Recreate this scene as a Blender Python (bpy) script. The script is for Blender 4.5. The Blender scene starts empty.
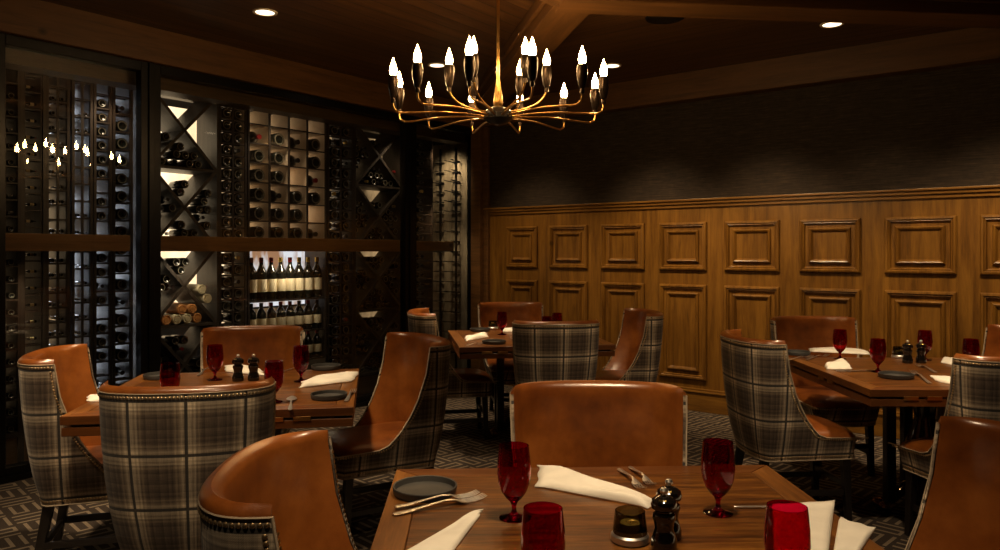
import bpy, bmesh, math, random
from mathutils import Vector, Matrix
random.seed(7)
R = math.radians
scn = bpy.context.scene
COL = scn.collection
H = 1.4; F = 750.0; HOR = 252.0

# ------------------------------------------------------------------ helpers
def at(x, y, z=0.75):
    """point of the photograph on the horizontal plane z"""
    d = F * (H - z) / (y - HOR)
    return Vector(((x - 500) / F * d, d, z))

CORNER = Vector((-0.255, 8.15, 0))
UR = Vector((0.791, -0.612, 0)).normalized()      # along the panelled wall, towards the camera side
UL = Vector((0.612, 0.791, 0)).normalized()       # along the glass wall, towards the corner
ROOM = Matrix(((UR.x, UL.x, 0, CORNER.x), (UR.y, UL.y, 0, CORNER.y), (0, 0, 1, 0), (0, 0, 0, 1)))

def wall_x(px):            # room x' on the panelled wall for an image column
    r = (px - 500) / F
    return (CORNER.y * r - CORNER.x) / (UR.x - UR.y * r)
def wall_t(px, n=0.0):     # room y' on a plane x'=n parallel to the glass wall
    r = (px - 500) / F
    bx, by = CORNER.x + n * UR.x, CORNER.y + n * UR.y
    return (by * r - bx) / (UL.x - UL.y * r)
def depth_left(t, n=0.0):
    return CORNER.y + n * UR.y + t * UL.y

def tag(o, label=None, cat=None, group=None, kind=None):
    if label: o['label'] = label
    if cat: o['category'] = cat
    if group: o['group'] = group
    if kind: o['kind'] = kind
    return o

def mesh_obj(name, bm, mats, parent=None, smooth=True, room=False, bevel=0.0, auto=True):
    me = bpy.data.meshes.new(name)
    bmesh.ops.recalc_face_normals(bm, faces=bm.faces)
    bm.to_mesh(me); bm.free()
    if not isinstance(mats, (list, tuple)): mats = [mats]
    for m in mats: me.materials.append(m)
    if smooth:
        for p in me.polygons: p.use_smooth = True
        if auto:
            try: me.set_sharp_from_angle(angle=R(35))
            except Exception: pass
    o = bpy.data.objects.new(name, me)
    COL.objects.link(o)
    if parent: o.parent = parent
    elif room: o.matrix_world = ROOM
    if bevel:
        b = o.modifiers.new('bevel', 'BEVEL'); b.width = bevel; b.segments = 2; b.limit_method = 'ANGLE'
    return o

def empty(name, loc=(0, 0, 0), rz=0, room=False):
    o = bpy.data.objects.new(name, None); COL.objects.link(o)
    o.empty_display_size = 0.1
    if room: o.matrix_world = ROOM @ Matrix.Translation(Vector(loc)) @ Matrix.Rotation(rz, 4, 'Z')
    else:
        o.location = loc; o.rotation_euler = (0, 0, rz)
    return o

def box(bm, x0, x1, y0, y1, z0, z1, mi=0):
    v = [bm.verts.new((x, y, z)) for z in (z0, z1) for y in (y0, y1) for x in (x0, x1)]
    fs = [(0, 2, 3, 1), (4, 5, 7, 6), (0, 1, 5, 4), (2, 6, 7, 3), (0, 4, 6, 2), (1, 3, 7, 5)]
    for f in fs:
        fc = bm.faces.new([v[i] for i in f]); fc.material_index = mi
    return v

def hexa(bm, pts, mi=0):     # 8 points: 4 bottom, 4 top in loops
    v = [bm.verts.new(p) for p in pts]
    for f in [(3, 2, 1, 0), (4, 5, 6, 7), (0, 1, 5, 4), (1, 2, 6, 5), (2, 3, 7, 6), (3, 0, 4, 7)]:
        fc = bm.faces.new([v[i] for i in f]); fc.material_index = mi

def lathe(bm, prof, seg=24, c=(0, 0, 0), mi=0, mis=None, axis=None):
    rings = []
    c = Vector(c)
    M = Matrix.Identity(3) if axis is None else Vector((0, 0, 1)).rotation_difference(Vector(axis)).to_matrix()
    for (r, z) in prof:
        if r < 1e-6: rings.append([bm.verts.new(c + M @ Vector((0, 0, z)))])
        else: rings.append([bm.verts.new(c + M @ Vector((r * math.cos(2 * math.pi * k / seg), r * math.sin(2 * math.pi * k / seg), z))) for k in range(seg)])
    for i in range(len(rings) - 1):
        a, b = rings[i], rings[i + 1]
        m = mis[i] if mis else mi
        for k in range(seg):
            k2 = (k + 1) % seg
            if len(a) == 1 and len(b) == 1: continue
            if len(a) == 1: f = bm.faces.new((a[0], b[k], b[k2]))
            elif len(b) == 1: f = bm.faces.new((a[k], b[0], a[k2]))
            else: f = bm.faces.new((a[k], a[k2], b[k2], b[k]))
            f.material_index = m

def tube(bm, pts, rad, seg=8, caps=True, mi=0):
    pts = [Vector(p) for p in pts]
    rads = rad if isinstance(rad, (list, tuple)) else [rad] * len(pts)
    rings = []; up = Vector((0, 0, 1)); prev = None
    for i, p in enumerate(pts):
        d = (pts[min(i + 1, len(pts) - 1)] - pts[max(i - 1, 0)]).normalized()
        if prev is None:
            a = up if abs(d.z) < .9 else Vector((1, 0, 0))
            x = d.cross(a).normalized()
        else: x = (prev - d * prev.dot(d)).normalized()
        prev = x; y = d.cross(x)
        rings.append([bm.verts.new(p + (x * math.cos(2 * math.pi * k / seg) + y * math.sin(2 * math.pi * k / seg)) * rads[i]) for k in range(seg)])
    for a, b in zip(rings, rings[1:]):
        for k in range(seg):
            f = bm.faces.new((a[k], a[(k + 1) % seg], b[(k + 1) % seg], b[k])); f.material_index = mi
    if caps:
        for r_ in (rings[0][::-1], rings[-1]):
            f = bm.faces.new(r_); f.material_index = mi

def copy_tree(o, parent=None):
    c = o.copy(); COL.objects.link(c)
    if parent: c.parent = parent
    for ch in list(o.children): copy_tree(ch, c)
    return c

def lerp(tab, z):
    if z <= tab[0][0]: return tab[0][1]
    for (a, va), (b, vb) in zip(tab, tab[1:]):
        if z <= b: return va + (vb - va) * (z - a) / (b - a)
    return tab[-1][1]

# ------------------------------------------------------------------ materials
def newmat(name):
    m = bpy.data.materials.new(name); m.use_nodes = True
    nt = m.node_tree; p = nt.nodes['Principled BSDF']
    return m, nt, p
def N(nt, t, **kw):
    n = nt.nodes.new(t)
    for k, v in kw.items(): setattr(n, k, v)
    return n
def ramp(nt, stops, inp=None, interp='LINEAR'):
    n = N(nt, 'ShaderNodeValToRGB'); n.color_ramp.interpolation = interp
    e = n.color_ramp.elements
    while len(e) < len(stops): e.new(0.5)
    for i, (p, c) in enumerate(stops):
        e[i].position = p; e[i].color = (*c, 1) if len(c) == 3 else c
    if inp is not None: nt.links.new(inp, n.inputs[0])
    return n
def coords(nt, scale=(1, 1, 1), kind='Object', rot=(0, 0, 0)):
    tc = N(nt, 'ShaderNodeTexCoord'); mp = N(nt, 'ShaderNodeMapping')
    mp.inputs['Scale'].default_value = scale; mp.inputs['Rotation'].default_value = rot
    nt.links.new(tc.outputs[kind], mp.inputs[0]); return mp.outputs[0]
def noise(nt, vec, scale=5, detail=4, rough=.5, dist=0):
    n = N(nt, 'ShaderNodeTexNoise'); n.inputs['Scale'].default_value = scale
    n.inputs['Detail'].default_value = detail; n.inputs['Roughness'].default_value = rough
    n.inputs['Distortion'].default_value = dist
    nt.links.new(vec, n.inputs['Vector']); return n.outputs['Fac']
def math_(nt, op, a, b=None, c=None):
    n = N(nt, 'ShaderNodeMath', operation=op)
    for i, v in enumerate((a, b, c)):
        if v is None: continue
        if isinstance(v, (int, float)): n.inputs[i].default_value = v
        else: nt.links.new(v, n.inputs[i])
    return n.outputs[0]
def mixc(nt, fac, a, b, mode='MIX'):
    n = N(nt, 'ShaderNodeMix', data_type='RGBA', blend_type=mode)
    for s, v in ((n.inputs[0], fac), (n.inputs[6], a), (n.inputs[7], b)):
        if isinstance(v, (int, float)): s.default_value = v
        elif isinstance(v, tuple): s.default_value = (*v, 1)
        else: nt.links.new(v, s)
    return n.outputs[2]
def bump(nt, p, h, strength=.3, dist=.002):
    b = N(nt, 'ShaderNodeBump'); b.inputs['Strength'].default_value = strength; b.inputs['Distance'].default_value = dist
    nt.links.new(h, b.inputs['Height']); nt.links.new(b.outputs[0], p.inputs['Normal'])

def plain(name, col, rough=.5, metal=0, coat=0, spec=.5):
    m, nt, p = newmat(name)
    vec = coords(nt)
    f = noise(nt, vec, 14, 3)
    dark = tuple(c * .8 for c in col)
    c = mixc(nt, f, dark, tuple(min(1, c * 1.15) for c in col))
    nt.links.new(c, p.inputs['Base Color'])
    p.inputs['Roughness'].default_value = rough; p.inputs['Metallic'].default_value = metal
    p.inputs['Coat Weight'].default_value = coat; p.inputs['Specular IOR Level'].default_value = spec
    return m

def wood(name, c1, c2, c3, grain=(1, 12, 12), rough=.4, scale=2.2, coat=0.0, knots=True, bstr=.15):
    m, nt, p = newmat(name)
    vec = coords(nt, grain)
    a = noise(nt, vec, scale, 6, .6, .6)
    b = noise(nt, vec, scale * 6, 3, .6)
    s = math_(nt, 'ADD', math_(nt, 'MULTIPLY', a, .75), math_(nt, 'MULTIPLY', b, .25))
    r = ramp(nt, [(.36, c1), (.5, c2), (.66, c3)], s)
    col = r.outputs[0]
    big = noise(nt, coords(nt), 1.3, 2)
    col = mixc(nt, math_(nt, 'MULTIPLY', big, .8), col, c1, 'MIX')
    if knots:
        v = N(nt, 'ShaderNodeTexVoronoi'); v.inputs['Scale'].default_value = 1.9
        g = tuple(.7 + .3 * min(1, x) if x < 2 else 1.3 for x in grain)
        nt.links.new(coords(nt, g), v.inputs['Vector'])
        k = ramp(nt, [(0.0, (1, 1, 1)), (.035, (.6, .6, .6)), (.07, (0, 0, 0))], v.outputs['Distance'])
        col = mixc(nt, k.outputs[0], col, tuple(x * .25 for x in c1))
    nt.links.new(col, p.inputs['Base Color'])
    p.inputs['Roughness'].default_value = rough; p.inputs['Coat Weight'].default_value = coat; p.inputs['Coat Roughness'].default_value = .18
    bump(nt, p, s, bstr, .002)
    return m

M = {}
GX, GY, GZ = (1, 12, 12), (12, 1, 12), (12, 12, 1)
def wall_wood(name, grain):
    return wood(name, (.12, .053, .008), (.25, .120, .018), (.38, .195, .032), grain, .36, 1.6, .25)
M['panel_v'] = wall_wood('alder_vertical', GZ); M['panel_h'] = wall_wood('alder_horizontal', GX)
M['header_y'] = wood('header_wood_y', (.085, .038, .010), (.16, .075, .02), (.22, .105, .03), GY, .5, 1.5)
M['header_x'] = wood('header_wood_x', (.085, .038, .010), (.16, .075, .02), (.22, .105, .03), GX, .5, 1.5)
M['beam'] = wood('ceiling_beam_wood', (.09, .042, .011), (.17, .08, .022), (.24, .115, .033), GX, .45, 1.5)
M['rail'] = wood('rail_wood', (.22, .11, .035), (.36, .19, .065), (.46, .26, .1), GY, .5, 1.5)
M['rail_x'] = wood('plinth_wood', (.16, .085, .03), (.24, .13, .05), (.34, .2, .08), GY, .5, 1.5)
M['table'] = wood('table_wood', (.028, .009, .002), (.16, .056, .009), (.36, .15, .024), (1.3, 18, 18), .34, 3.0, .12, False, .4)
M['table_y'] = wood('table_wood_border', (.08, .028, .006), (.20, .08, .016), (.33, .14, .03), (14, 1.2, 14), .36, 2.0, .12, False, .3)
M['table_edge'] = wood('table_edge_wood', (.09, .03, .008), (.15, .055, .014), (.21, .08, .022), (1, 14, 14), .3, 2.0, .35, False)
M['darkwood'] = plain('ebonised_wood', (.012, .009, .008), .35, 0, .3)
M['pedestal'] = plain('mahogany_gloss', (.035, .012, .006), .18, 0, .6)
M['rack'] = wood('rack_wood', (.018, .011, .007), (.035, .022, .014), (.06, .04, .027), GZ, .5, 2, .1, False)
M['rack_lit'] = wood('rack_wood_lit', (.028, .020, .014), (.05, .037, .026), (.085, .062, .043), GZ, .5, 2, .1, False)  # paler copy of the rack wood, brightened as if lit
M['pale'] = plain('lit_rack_board', (.62, .50, .36), .6)  # cream colour stands for light caught on the cell boards
M['black'] = plain('black_steel', (.008, .008, .009), .3, .4)
M['brass'] = plain('aged_brass', (.62, .38, .13), .3, 1)
M['nail'] = plain('antique_nail', (.50, .36, .20), .38, .85)
M['bronze'] = plain('bronze_ball', (.5, .25, .12), .25, 1)
M['steel'] = plain('polished_steel', (.85, .82, .77), .34, 1)
M['slate'] = plain('slate_plate', (.052, .050, .046), .45)
M['linen'] = plain('white_linen', (.72, .69, .61), .85)
M['white'] = plain('candle_white', (.75, .68, .55), .6); M['wax'] = plain('amber_wax', (.25, .2, .08), .5)
M['blacklacquer'] = plain('black_lacquer', (.008, .006, .005), .1, 0, 1)
M['gold'] = plain('gold_print', (.7, .5, .15), .35, 1)
M['bottle'] = plain('dark_bottle_glass', (.010, .011, .008), .12, 0, .6)
M['bottle_green'] = plain('olive_bottle_glass', (.03, .04, .012), .12, 0, .6)
M['ring'] = plain('foot_ring_highlight', (.10, .085, .06), .35, 0, .3)  # foot ring, made paler to paint its highlight
M['foil_red'] = plain('red_foil', (.25, .015, .015), .35, .4)
M['foil_gold'] = plain('gold_foil', (.55, .38, .1), .35, .7)
M['foil_dark'] = plain('dark_foil', (.03, .025, .025), .3, .5)
M['label'] = plain('paper_label', (.72, .62, .42), .8)
M['tubewood'] = plain('amber_tube', (.55, .25, .07), .6)
M['canister'] = plain('cream_tube', (.6, .52, .34), .6)
M['black_void'] = plain('dark_paint', (.012, .010, .008), .7)
M['sofit'] = wood('soffit_wood', (.06, .035, .014), (.12, .075, .03), (.18, .115, .05), GY, .5, 1.5, 0, False)

# leather
m, nt, p = newmat('cognac_leather'); M['leather'] = m
v = coords(nt)
a = noise(nt, v, 3.0, 4, .55); b = noise(nt, v, 22, 4, .6)
s = math_(nt, 'ADD', math_(nt, 'MULTIPLY', a, .75), math_(nt, 'MULTIPLY', b, .25))
r_ = ramp(nt, [(.32, (.105, .027, .006)), (.5, (.225, .070, .012)), (.70, (.38, .135, .027))], s)
nt.links.new(r_.outputs[0], p.inputs['Base Color']); p.inputs['Roughness'].default_value = .30
p.inputs['Coat Weight'].default_value = .45; p.inputs['Coat Roughness'].default_value = .2
bump(nt, p, math_(nt, 'ADD', noise(nt, v, 300, 2), math_(nt, 'MULTIPLY', noise(nt, v, 9, 3), 3.0)), .25, .0012)

# plaid
def plaid():
    m, nt, p = newmat('plaid_wool')
    tc = N(nt, 'ShaderNodeUVMap'); sep = N(nt, 'ShaderNodeSeparateXYZ'); nt.links.new(tc.outputs[0], sep.inputs[0])
    P = .185
    B = (.022, .020, .020); BR = (.045, .030, .021); T = (.38, .30, .205); C = (.78, .66, .49); G = (.15, .11, .078)
    st = [(0, C), (.06, T), (.10, C), (.14, T), (.18, G), (.21, T), (.24, G), (.28, BR), (.34, G), (.36, BR), (.50, G), (.515, BR), (.70, G), (.72, BR), (.78, G), (.81, T), (.85, G), (.88, C), (.92, T), (.95, C)]
    outs = []; fs = []
    for i, off in ((0, .03), (1, .02)):
        f = math_(nt, 'FRACT', math_(nt, 'ADD', math_(nt, 'DIVIDE', sep.outputs[i], P), 10 + off / P))
        fs.append(f); outs.append(ramp(nt, st, f, 'LINEAR').outputs[0])
    # twill weave picks warp or weft
    tw = math_(nt, 'SINE', math_(nt, 'MULTIPLY', math_(nt, 'ADD', sep.outputs[0], sep.outputs[1]), 2 * math.pi / .004))
    mix = math_(nt, 'ADD', math_(nt, 'MULTIPLY', tw, .14), .5)
    col = mixc(nt, mix, outs[0], outs[1])
    # black lines darken through
    col = mixc(nt, .25, col, mixc(nt, 1.0, outs[0], outs[1], 'DARKEN'))
    mk = math_(nt, 'MAXIMUM', math_(nt, 'LESS_THAN', fs[0], .055), math_(nt, 'LESS_THAN', fs[1], .055))
    col = mixc(nt, math_(nt, 'MULTIPLY', mk, .93), col, B)
    mp = N(nt, 'ShaderNodeMapping'); mp.inputs['Scale'].default_value = (1, 1, 1); nt.links.new(tc.outputs[0], mp.inputs[0])
    def sc(sx, sy):
        q = N(nt, 'ShaderNodeMapping'); q.inputs['Scale'].default_value = (sx, sy, 1); nt.links.new(tc.outputs[0], q.inputs[0]); return q.outputs[0]
    n1 = noise(nt, sc(500, 20), 1, 3); n2 = noise(nt, sc(20, 500), 1, 3)
    nn = math_(nt, 'ADD', n1, n2)
    val = math_(nt, 'ADD', math_(nt, 'MULTIPLY', nn, 1.1), -.05)
    hsv = N(nt, 'ShaderNodeHueSaturation'); nt.links.new(val, hsv.inputs['Value']); nt.links.new(col, hsv.inputs['Color'])
    nt.links.new(hsv.outputs[0], p.inputs['Base Color'])
    p.inputs['Roughness'].default_value = .9; p.inputs['Sheen Weight'].default_value = .15
    bump(nt, p, nn, .35, .001)
    return m
M['plaid'] = plaid()
M['welt'] = plain('cream_welt', (.42, .34, .24), .8)

# ceiling planks (direction 0 = grain along room y', 1 = along room x')
def planks(name, axis):
    m, nt, p = newmat(name)
    g = (12, 1, 12) if axis == 0 else (1, 12, 12)
    vec = coords(nt, g); a = noise(nt, vec, 1.6, 6, .6, .5)
    tc = N(nt, 'ShaderNodeTexCoord'); sep = N(nt, 'ShaderNodeSeparateXYZ'); nt.links.new(tc.outputs['Object'], sep.inputs[0])
    c = sep.outputs[axis]
    q = math_(nt, 'DIVIDE', c, .13); fl = math_(nt, 'FLOOR', q); fr = math_(nt, 'FRACT', q)
    wn = N(nt, 'ShaderNodeTexWhiteNoise', noise_dimensions='1D'); nt.links.new(fl, wn.inputs['W'])
    r = ramp(nt, [(.3, (.055, .024, .007)), (.5, (.10, .046, .013)), (.72, (.16, .075, .021))], a)
    col = mixc(nt, math_(nt, 'MULTIPLY', wn.outputs[0], .45), r.outputs[0], (.04, .015, .005))
    groove = math_(nt, 'LESS_THAN', fr, .06)
    col = mixc(nt, groove, col, (.008, .003, .001))
    nt.links.new(col, p.inputs['Base Color']); p.inputs['Roughness'].default_value = .45
    bump(nt, p, math_(nt, 'SUBTRACT', 1.0, groove), .6, .004)
    return m
M['planks_y'] = planks('ceiling_planks_y', 0); M['planks_x'] = planks('ceiling_planks_x', 1)

# grasscloth wallpaper
m, nt, p = newmat('brown_grasscloth'); M['paper'] = m
a = noise(nt, coords(nt, (6, 6, 110)), 1, 3, .6); b = noise(nt, coords(nt, (30, 30, 30)), 1, 3)
s = math_(nt, 'ADD', math_(nt, 'MULTIPLY', a, .8), math_(nt, 'MULTIPLY', b, .2))
r_ = ramp(nt, [(.35, (.016, .010, .005)), (.55, (.042, .027, .014)), (.7, (.075, .048, .025))], s)
nt.links.new(r_.outputs[0], p.inputs['Base Color']); p.inputs['Roughness'].default_value = .8
bump(nt, p, s, .5, .004)

# carpet: interlocking key pattern of pale lines
def carpet():
    m, nt, p = newmat('fret_carpet')
    tc = N(nt, 'ShaderNodeTexCoord'); mp = N(nt, 'ShaderNodeMapping'); mp.inputs['Rotation'].default_value = (0, 0, R(8))
    nt.links.new(tc.outputs['Object'], mp.inputs[0])
    sep = N(nt, 'ShaderNodeSeparateXYZ'); nt.links.new(mp.outputs[0], sep.inputs[0])
    S = .17
    x = math_(nt, 'DIVIDE', sep.outputs[0], S); y = math_(nt, 'DIVIDE', sep.outputs[1], S)
    chk = math_(nt, 'MODULO', math_(nt, 'ADD', math_(nt, 'FLOOR', x), math_(nt, 'FLOOR', y)), 2.0)
    chk = math_(nt, 'GREATER_THAN', math_(nt, 'ABSOLUTE', chk), .5)
    fx = math_(nt, 'FRACT', x); fy = math_(nt, 'FRACT', y)
    def lines(a, b):
        u = math_(nt, 'FRACT', math_(nt, 'MULTIPLY', a, 3.0))
        l = math_(nt, 'MULTIPLY', math_(nt, 'GREATER_THAN', u, .34), math_(nt, 'LESS_THAN', u, .66))
        g = math_(nt, 'MULTIPLY', math_(nt, 'GREATER_THAN', b, -.02), math_(nt, 'LESS_THAN', b, .9))
        # a cross tie at one end makes hooks
        t1 = math_(nt, 'MULTIPLY', math_(nt, 'GREATER_THAN', b, .80), math_(nt, 'MULTIPLY', math_(nt, 'GREATER_THAN', a, .12), math_(nt, 'LESS_THAN', a, .55)))
        return math_(nt, 'MAXIMUM', math_(nt, 'MULTIPLY', l, g), math_(nt, 'MULTIPLY', t1, math_(nt, 'LESS_THAN', b, .9)))
    la = lines(fx, fy); lb = lines(fy, fx)
    ln = math_(nt, 'ADD', math_(nt, 'MULTIPLY', la, chk), math_(nt, 'MULTIPLY', lb, math_(nt, 'SUBTRACT', 1.0, chk)))
    nz = noise(nt, coords(nt), 160, 3); nz2 = noise(nt, coords(nt), 2, 2)
    base = mixc(nt, nz, (.026, .020, .016), (.085, .066, .052)); lc = mixc(nt, nz, (.19, .15, .105), (.38, .305, .22))
    col = mixc(nt, math_(nt, 'MULTIPLY', ln, math_(nt, 'ADD', math_(nt, 'MULTIPLY', nz2, .6), .45)), base, lc)
    nt.links.new(col, p.inputs['Base Color']); p.inputs['Roughness'].default_value = .95; p.inputs['Specular IOR Level'].default_value = .1
    bump(nt, p, nz, .5, .004)
    return m
M['carpet'] = carpet()

def glass(name, col, rough=0.0, ior=1.45):
    m, nt, p = newmat(name)
    p.inputs['Base Color'].default_value = (*col, 1); p.inputs['Roughness'].default_value = rough
    p.inputs['Transmission Weight'].default_value = 1; p.inputs['IOR'].default_value = ior
    return m
M['ruby'] = glass('ruby_glass', (.54, .004, .04))
M['smoke'] = glass('smoked_glass', (.24, .20, .08))

# thin window pane: clear with mirror reflection by angle
m, nt, p = newmat('window_pane'); M['pane'] = m
nt.nodes.remove(p)
tr = N(nt, 'ShaderNodeBsdfTransparent'); tr.inputs[0].default_value = (.86, .85, .82, 1)
gl = N(nt, 'ShaderNodeBsdfGlossy'); gl.inputs['Roughness'].default_value = .0
fr = N(nt, 'ShaderNodeFresnel'); fr.inputs[0].default_value = 1.55
mx = N(nt, 'ShaderNodeMixShader')
nzz = noise(nt, coords(nt), .8, 1)
nt.links.new(math_(nt, 'MULTIPLY', fr.outputs[0], 1.25), mx.inputs[0]); nt.links.new(tr.outputs[0], mx.inputs[1]); nt.links.new(gl.outputs[0], mx.inputs[2])
nt.links.new(mx.outputs[0], nt.nodes['Material Output'].inputs[0])

def glow(name, col, strength, mottled=None, nscale=(3, 3, 3), lo=.38, hi=.62):
    m, nt, p = newmat(name)
    p.inputs['Base Color'].default_value = (.02, .015, .01, 1); p.inputs['Roughness'].default_value = .8
    if mottled:
        f = noise(nt, coords(nt, nscale), 1, 4, .6)
        r = ramp(nt, [(lo, mottled), (hi, col)], f)  # mottle puts patches of light into the emission colour
        nt.links.new(r.outputs[0], p.inputs['Emission Color'])
    else:
        v = coords(nt); f = noise(nt, v, 2, 1)
        nt.links.new(mixc(nt, math_(nt, 'MULTIPLY', f, .1), col, tuple(c * .9 for c in col)), p.inputs['Emission Color'])
    p.inputs['Emission Strength'].default_value = strength
    return m
M['flame'] = glow('lit_bulb', (1, .62, .27), 85)
M['lens'] = glow('lit_lens', (1, .80, .55), 2.6)
M['lit_cream'] = glow('painted_glow_cream', (1, .78, .50), 2.2, (.35, .24, .13), (1.5, 1.5, 1.2))
M['lit_soft'] = glow('painted_glow_soft', (1, .72, .42), 2.2, (.16, .09, .035), (1.5, 2.5, 2.2))
M['lit_blue'] = glow('painted_glow_mixed', (.75, .85, 1.0), 9.0, (.11, .065, .02), (4, 12, 7), .50, .56)
rr_ = [n_ for n_ in M['lit_blue'].node_tree.nodes if n_.bl_idname == 'ShaderNodeValToRGB'][0].color_ramp
e_ = rr_.elements.new(.485); e_.color = (1.0, .60, .22, 1); rr_.elements[0].position = .44; rr_.elements[0].color = (.01, .006, .003, 1)
M['lit_shelf'] = glow('painted_glow_shelf', (.85, .88, .95), .9, (.40, .22, .12), (2, 6, 2), .42, .56)
M['lit_cell'] = glow('painted_glow_cells', (1, .80, .55), 2.4, (.22, .13, .06), (8, 8, 9), .42, .56)
M['lit_dim'] = glow('painted_glow_dim', (.9, .6, .3), .5, (.03, .015, .006), (2, 3, 2))
m, nt, p = newmat('washed_stone'); M['lit_stone'] = m
sa = noise(nt, coords(nt, (14, 14, 3)), 1, 6, .7); sb = noise(nt, coords(nt), 1.6, 3)
ss_ = math_(nt, 'ADD', math_(nt, 'MULTIPLY', sa, .6), math_(nt, 'MULTIPLY', sb, .4))
nt.links.new(ramp(nt, [(.36, (.09, .07, .045)), (.52, (.22, .175, .115)), (.68, (.40, .32, .21))], ss_).outputs[0], p.inputs['Base Color'])
p.inputs['Roughness'].default_value = .7; bump(nt, p, sa, .8, .01)

# ------------------------------------------------------------------ room shell
ZC = 2.97
bm = bmesh.new(); box(bm, -2.6, 9, -10, .3, -.12, 0)
tag(mesh_obj('floor', bm, M['carpet'], room=True, smooth=False), kind='structure')
# ceiling: two plank fields mitred along the diagonal from the corner
bm = bmesh.new()
def poly(pts, mi=0):
    f = bm.faces.new([bm.verts.new(p) for p in pts]); f.material_index = mi
Jw = Vector((.50, 4.40, 0)); Jr = ROOM.inverted() @ Jw
jx, jy = Jr.x, Jr.y
for z in (ZC,):
    poly([(0, 0, z), (jx, jy, z), (9, jy - (9 - jx) * .05, z), (9, 0, z)], 1)
    poly([(0, 0, z), (0, -10, z), (jx, -10, z), (jx, jy, z)], 0)
    poly([(jx, jy, z), (jx, -10, z), (9, -10, z), (9, jy - (9 - jx) * .05, z)], 0)
poly([(-.2, .2, ZC + .1), (9, .2, ZC + .1), (9, -10, ZC + .1), (-.2, -10, ZC + .1)], 0)
tag(mesh_obj('ceiling', bm, [M['planks_y'], M['planks_x']], room=True, smooth=False), kind='structure')

# panelled wall
ZCAP = 1.868
XR = 9.0
wr = None
bm = bmesh.new(); box(bm, -.2, XR, 0, .2, 0, ZCAP - .02)
wr = tag(mesh_obj('wall_right', bm, M['panel_v'], room=True, smooth=False), kind='structure')
bm = bmesh.new(); box(bm, -.2, XR, .012, .2, ZCAP - .02, ZC + .05)
tag(mesh_obj('wall_right_upper', bm, M['paper'], room=True, smooth=False), kind='structure')
bm = bmesh.new(); box(bm, .12, XR, -.05, 0, ZCAP - .018, ZCAP); box(bm, .12, XR, -.034, 0, ZCAP - .045, ZCAP - .018); box(bm, .12, XR, -.018, 0, ZCAP - .075, ZCAP - .045)
tag(mesh_obj('trim_1', bm, M['panel_h'], room=True, smooth=False, bevel=.004), kind='structure')
bm = bmesh.new(); box(bm, .12, XR, -.022, 0, 0, .165); box(bm, .12, XR, -.034, 0, .165, .182); box(bm, .12, XR, -.02, 0, .182, .20)
tag(mesh_obj('baseboard_right', bm, M['panel_h'], room=True, smooth=False, bevel=.004), kind='structure')

edges = [(507, 538), (550, 588), (602, 645), (660, 707), (725, 780), (800, 861), (885, 957)]
cols = [(wall_x(a), wall_x(b)) for a, b in edges]
pitch = (cols[-1][0] - cols[1][0]) / 5
for k in (1, 2, 3): cols.append((cols[6][0] + pitch * k, cols[6][1] + pitch * k))
PROF = [(0, -.002), (0, .018), (.008, .028), (.02, .030), (.028, .020), (.034, .022), (.040, .010), (.044, .003), (.071, .003),
        (.074, .020), (.083, .028), (.092, .024), (.099, .014), (.106, .006)]
def raised(x0, x1, z0, z1):
    bm = bmesh.new(); prev = None
    for (i, o) in PROF:
        ring = [bm.verts.new(q) for q in ((x0 + i, -o, z0 + i), (x1 - i, -o, z0 + i), (x1 - i, -o, z1 - i), (x0 + i, -o, z1 - i))]
        if prev:
            for k in range(4): bm.faces.new((prev[k], prev[(k + 1) % 4], ring[(k + 1) % 4], ring[k]))
        prev = ring
    bm.faces.new(prev)
    o = mesh_obj('raised_panel', bm, M['panel_v'], parent=wr, smooth=False)
for (x0, x1) in cols:
    raised(x0, x1, 1.238, 1.664)
    raised(x0, x1, .275, 1.112)

# corner post between the glass and the panelling
bm = bmesh.new(); box(bm, .0, .13, -.10, .0, 0, ZC); box(bm, .13, .19, -.045, 0, 0, ZC)
tag(mesh_obj('trim_2', bm, M['header_x'], room=True, smooth=False, bevel=.006), kind='structure')
# crown beams
bm = bmesh.new(); box(bm, 0, XR, -.12, .02, 2.73, ZC + .02)
tag(mesh_obj('trim_3', bm, M['header_x'], room=True, smooth=False, bevel=.008), kind='structure')
bm = bmesh.new(); box(bm, -.14, .06, -10, .0, 2.73, ZC + .02)
tag(mesh_obj('trim_4', bm, M['header_y'], room=True, smooth=False, bevel=.008), kind='structure')

# unseen walls that close the room
bm = bmesh.new(); box(bm, -2.6, XR + .2, -10.2, -10, 0, ZC + .1)
tag(mesh_obj('wall_rear', bm, M['paper'], room=True, smooth=False), kind='structure')
bm = bmesh.new(); box(bm, XR, XR + .2, -10, .2, 0, ZC + .1)
tag(mesh_obj('wall_far_right', bm, M['paper'], room=True, smooth=False), kind='structure')

# ceiling beams
def beam(name, p, q, w=.27, z0=2.83, ext=0):
    p, q = Vector(p), Vector(q); d = (q - p); L = d.length; a = math.atan2(d.y, d.x)
    bm = bmesh.new(); box(bm, -ext, L, -w / 2, w / 2, z0, ZC + .01)
    box(bm, -ext, L, -w / 2 - .03, -w / 2, z0 + .07, ZC + .01); box(bm, -ext, L, w / 2, w / 2 + .03, z0 + .07, ZC + .01)
    o = mesh_obj(name, bm, M['beam'], smooth=False, bevel=.006)
    o.location = (p.x, p.y, 0); o.rotation_euler = (0, 0, a)
    tag(o, kind='structure')
J = Vector((.44, 4.36, 0))
beam('trim_5', J, CORNER + UR * .15 - UL * .15, .25, 2.83)
beam('trim_6', J, J + Vector((math.cos(R(6.4)), math.sin(R(6.4)), 0)) * 4.3, .25, 2.825, .1)
beam('trim_7', J, J - UL * 3.5, .25, 2.835, .1)

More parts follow.
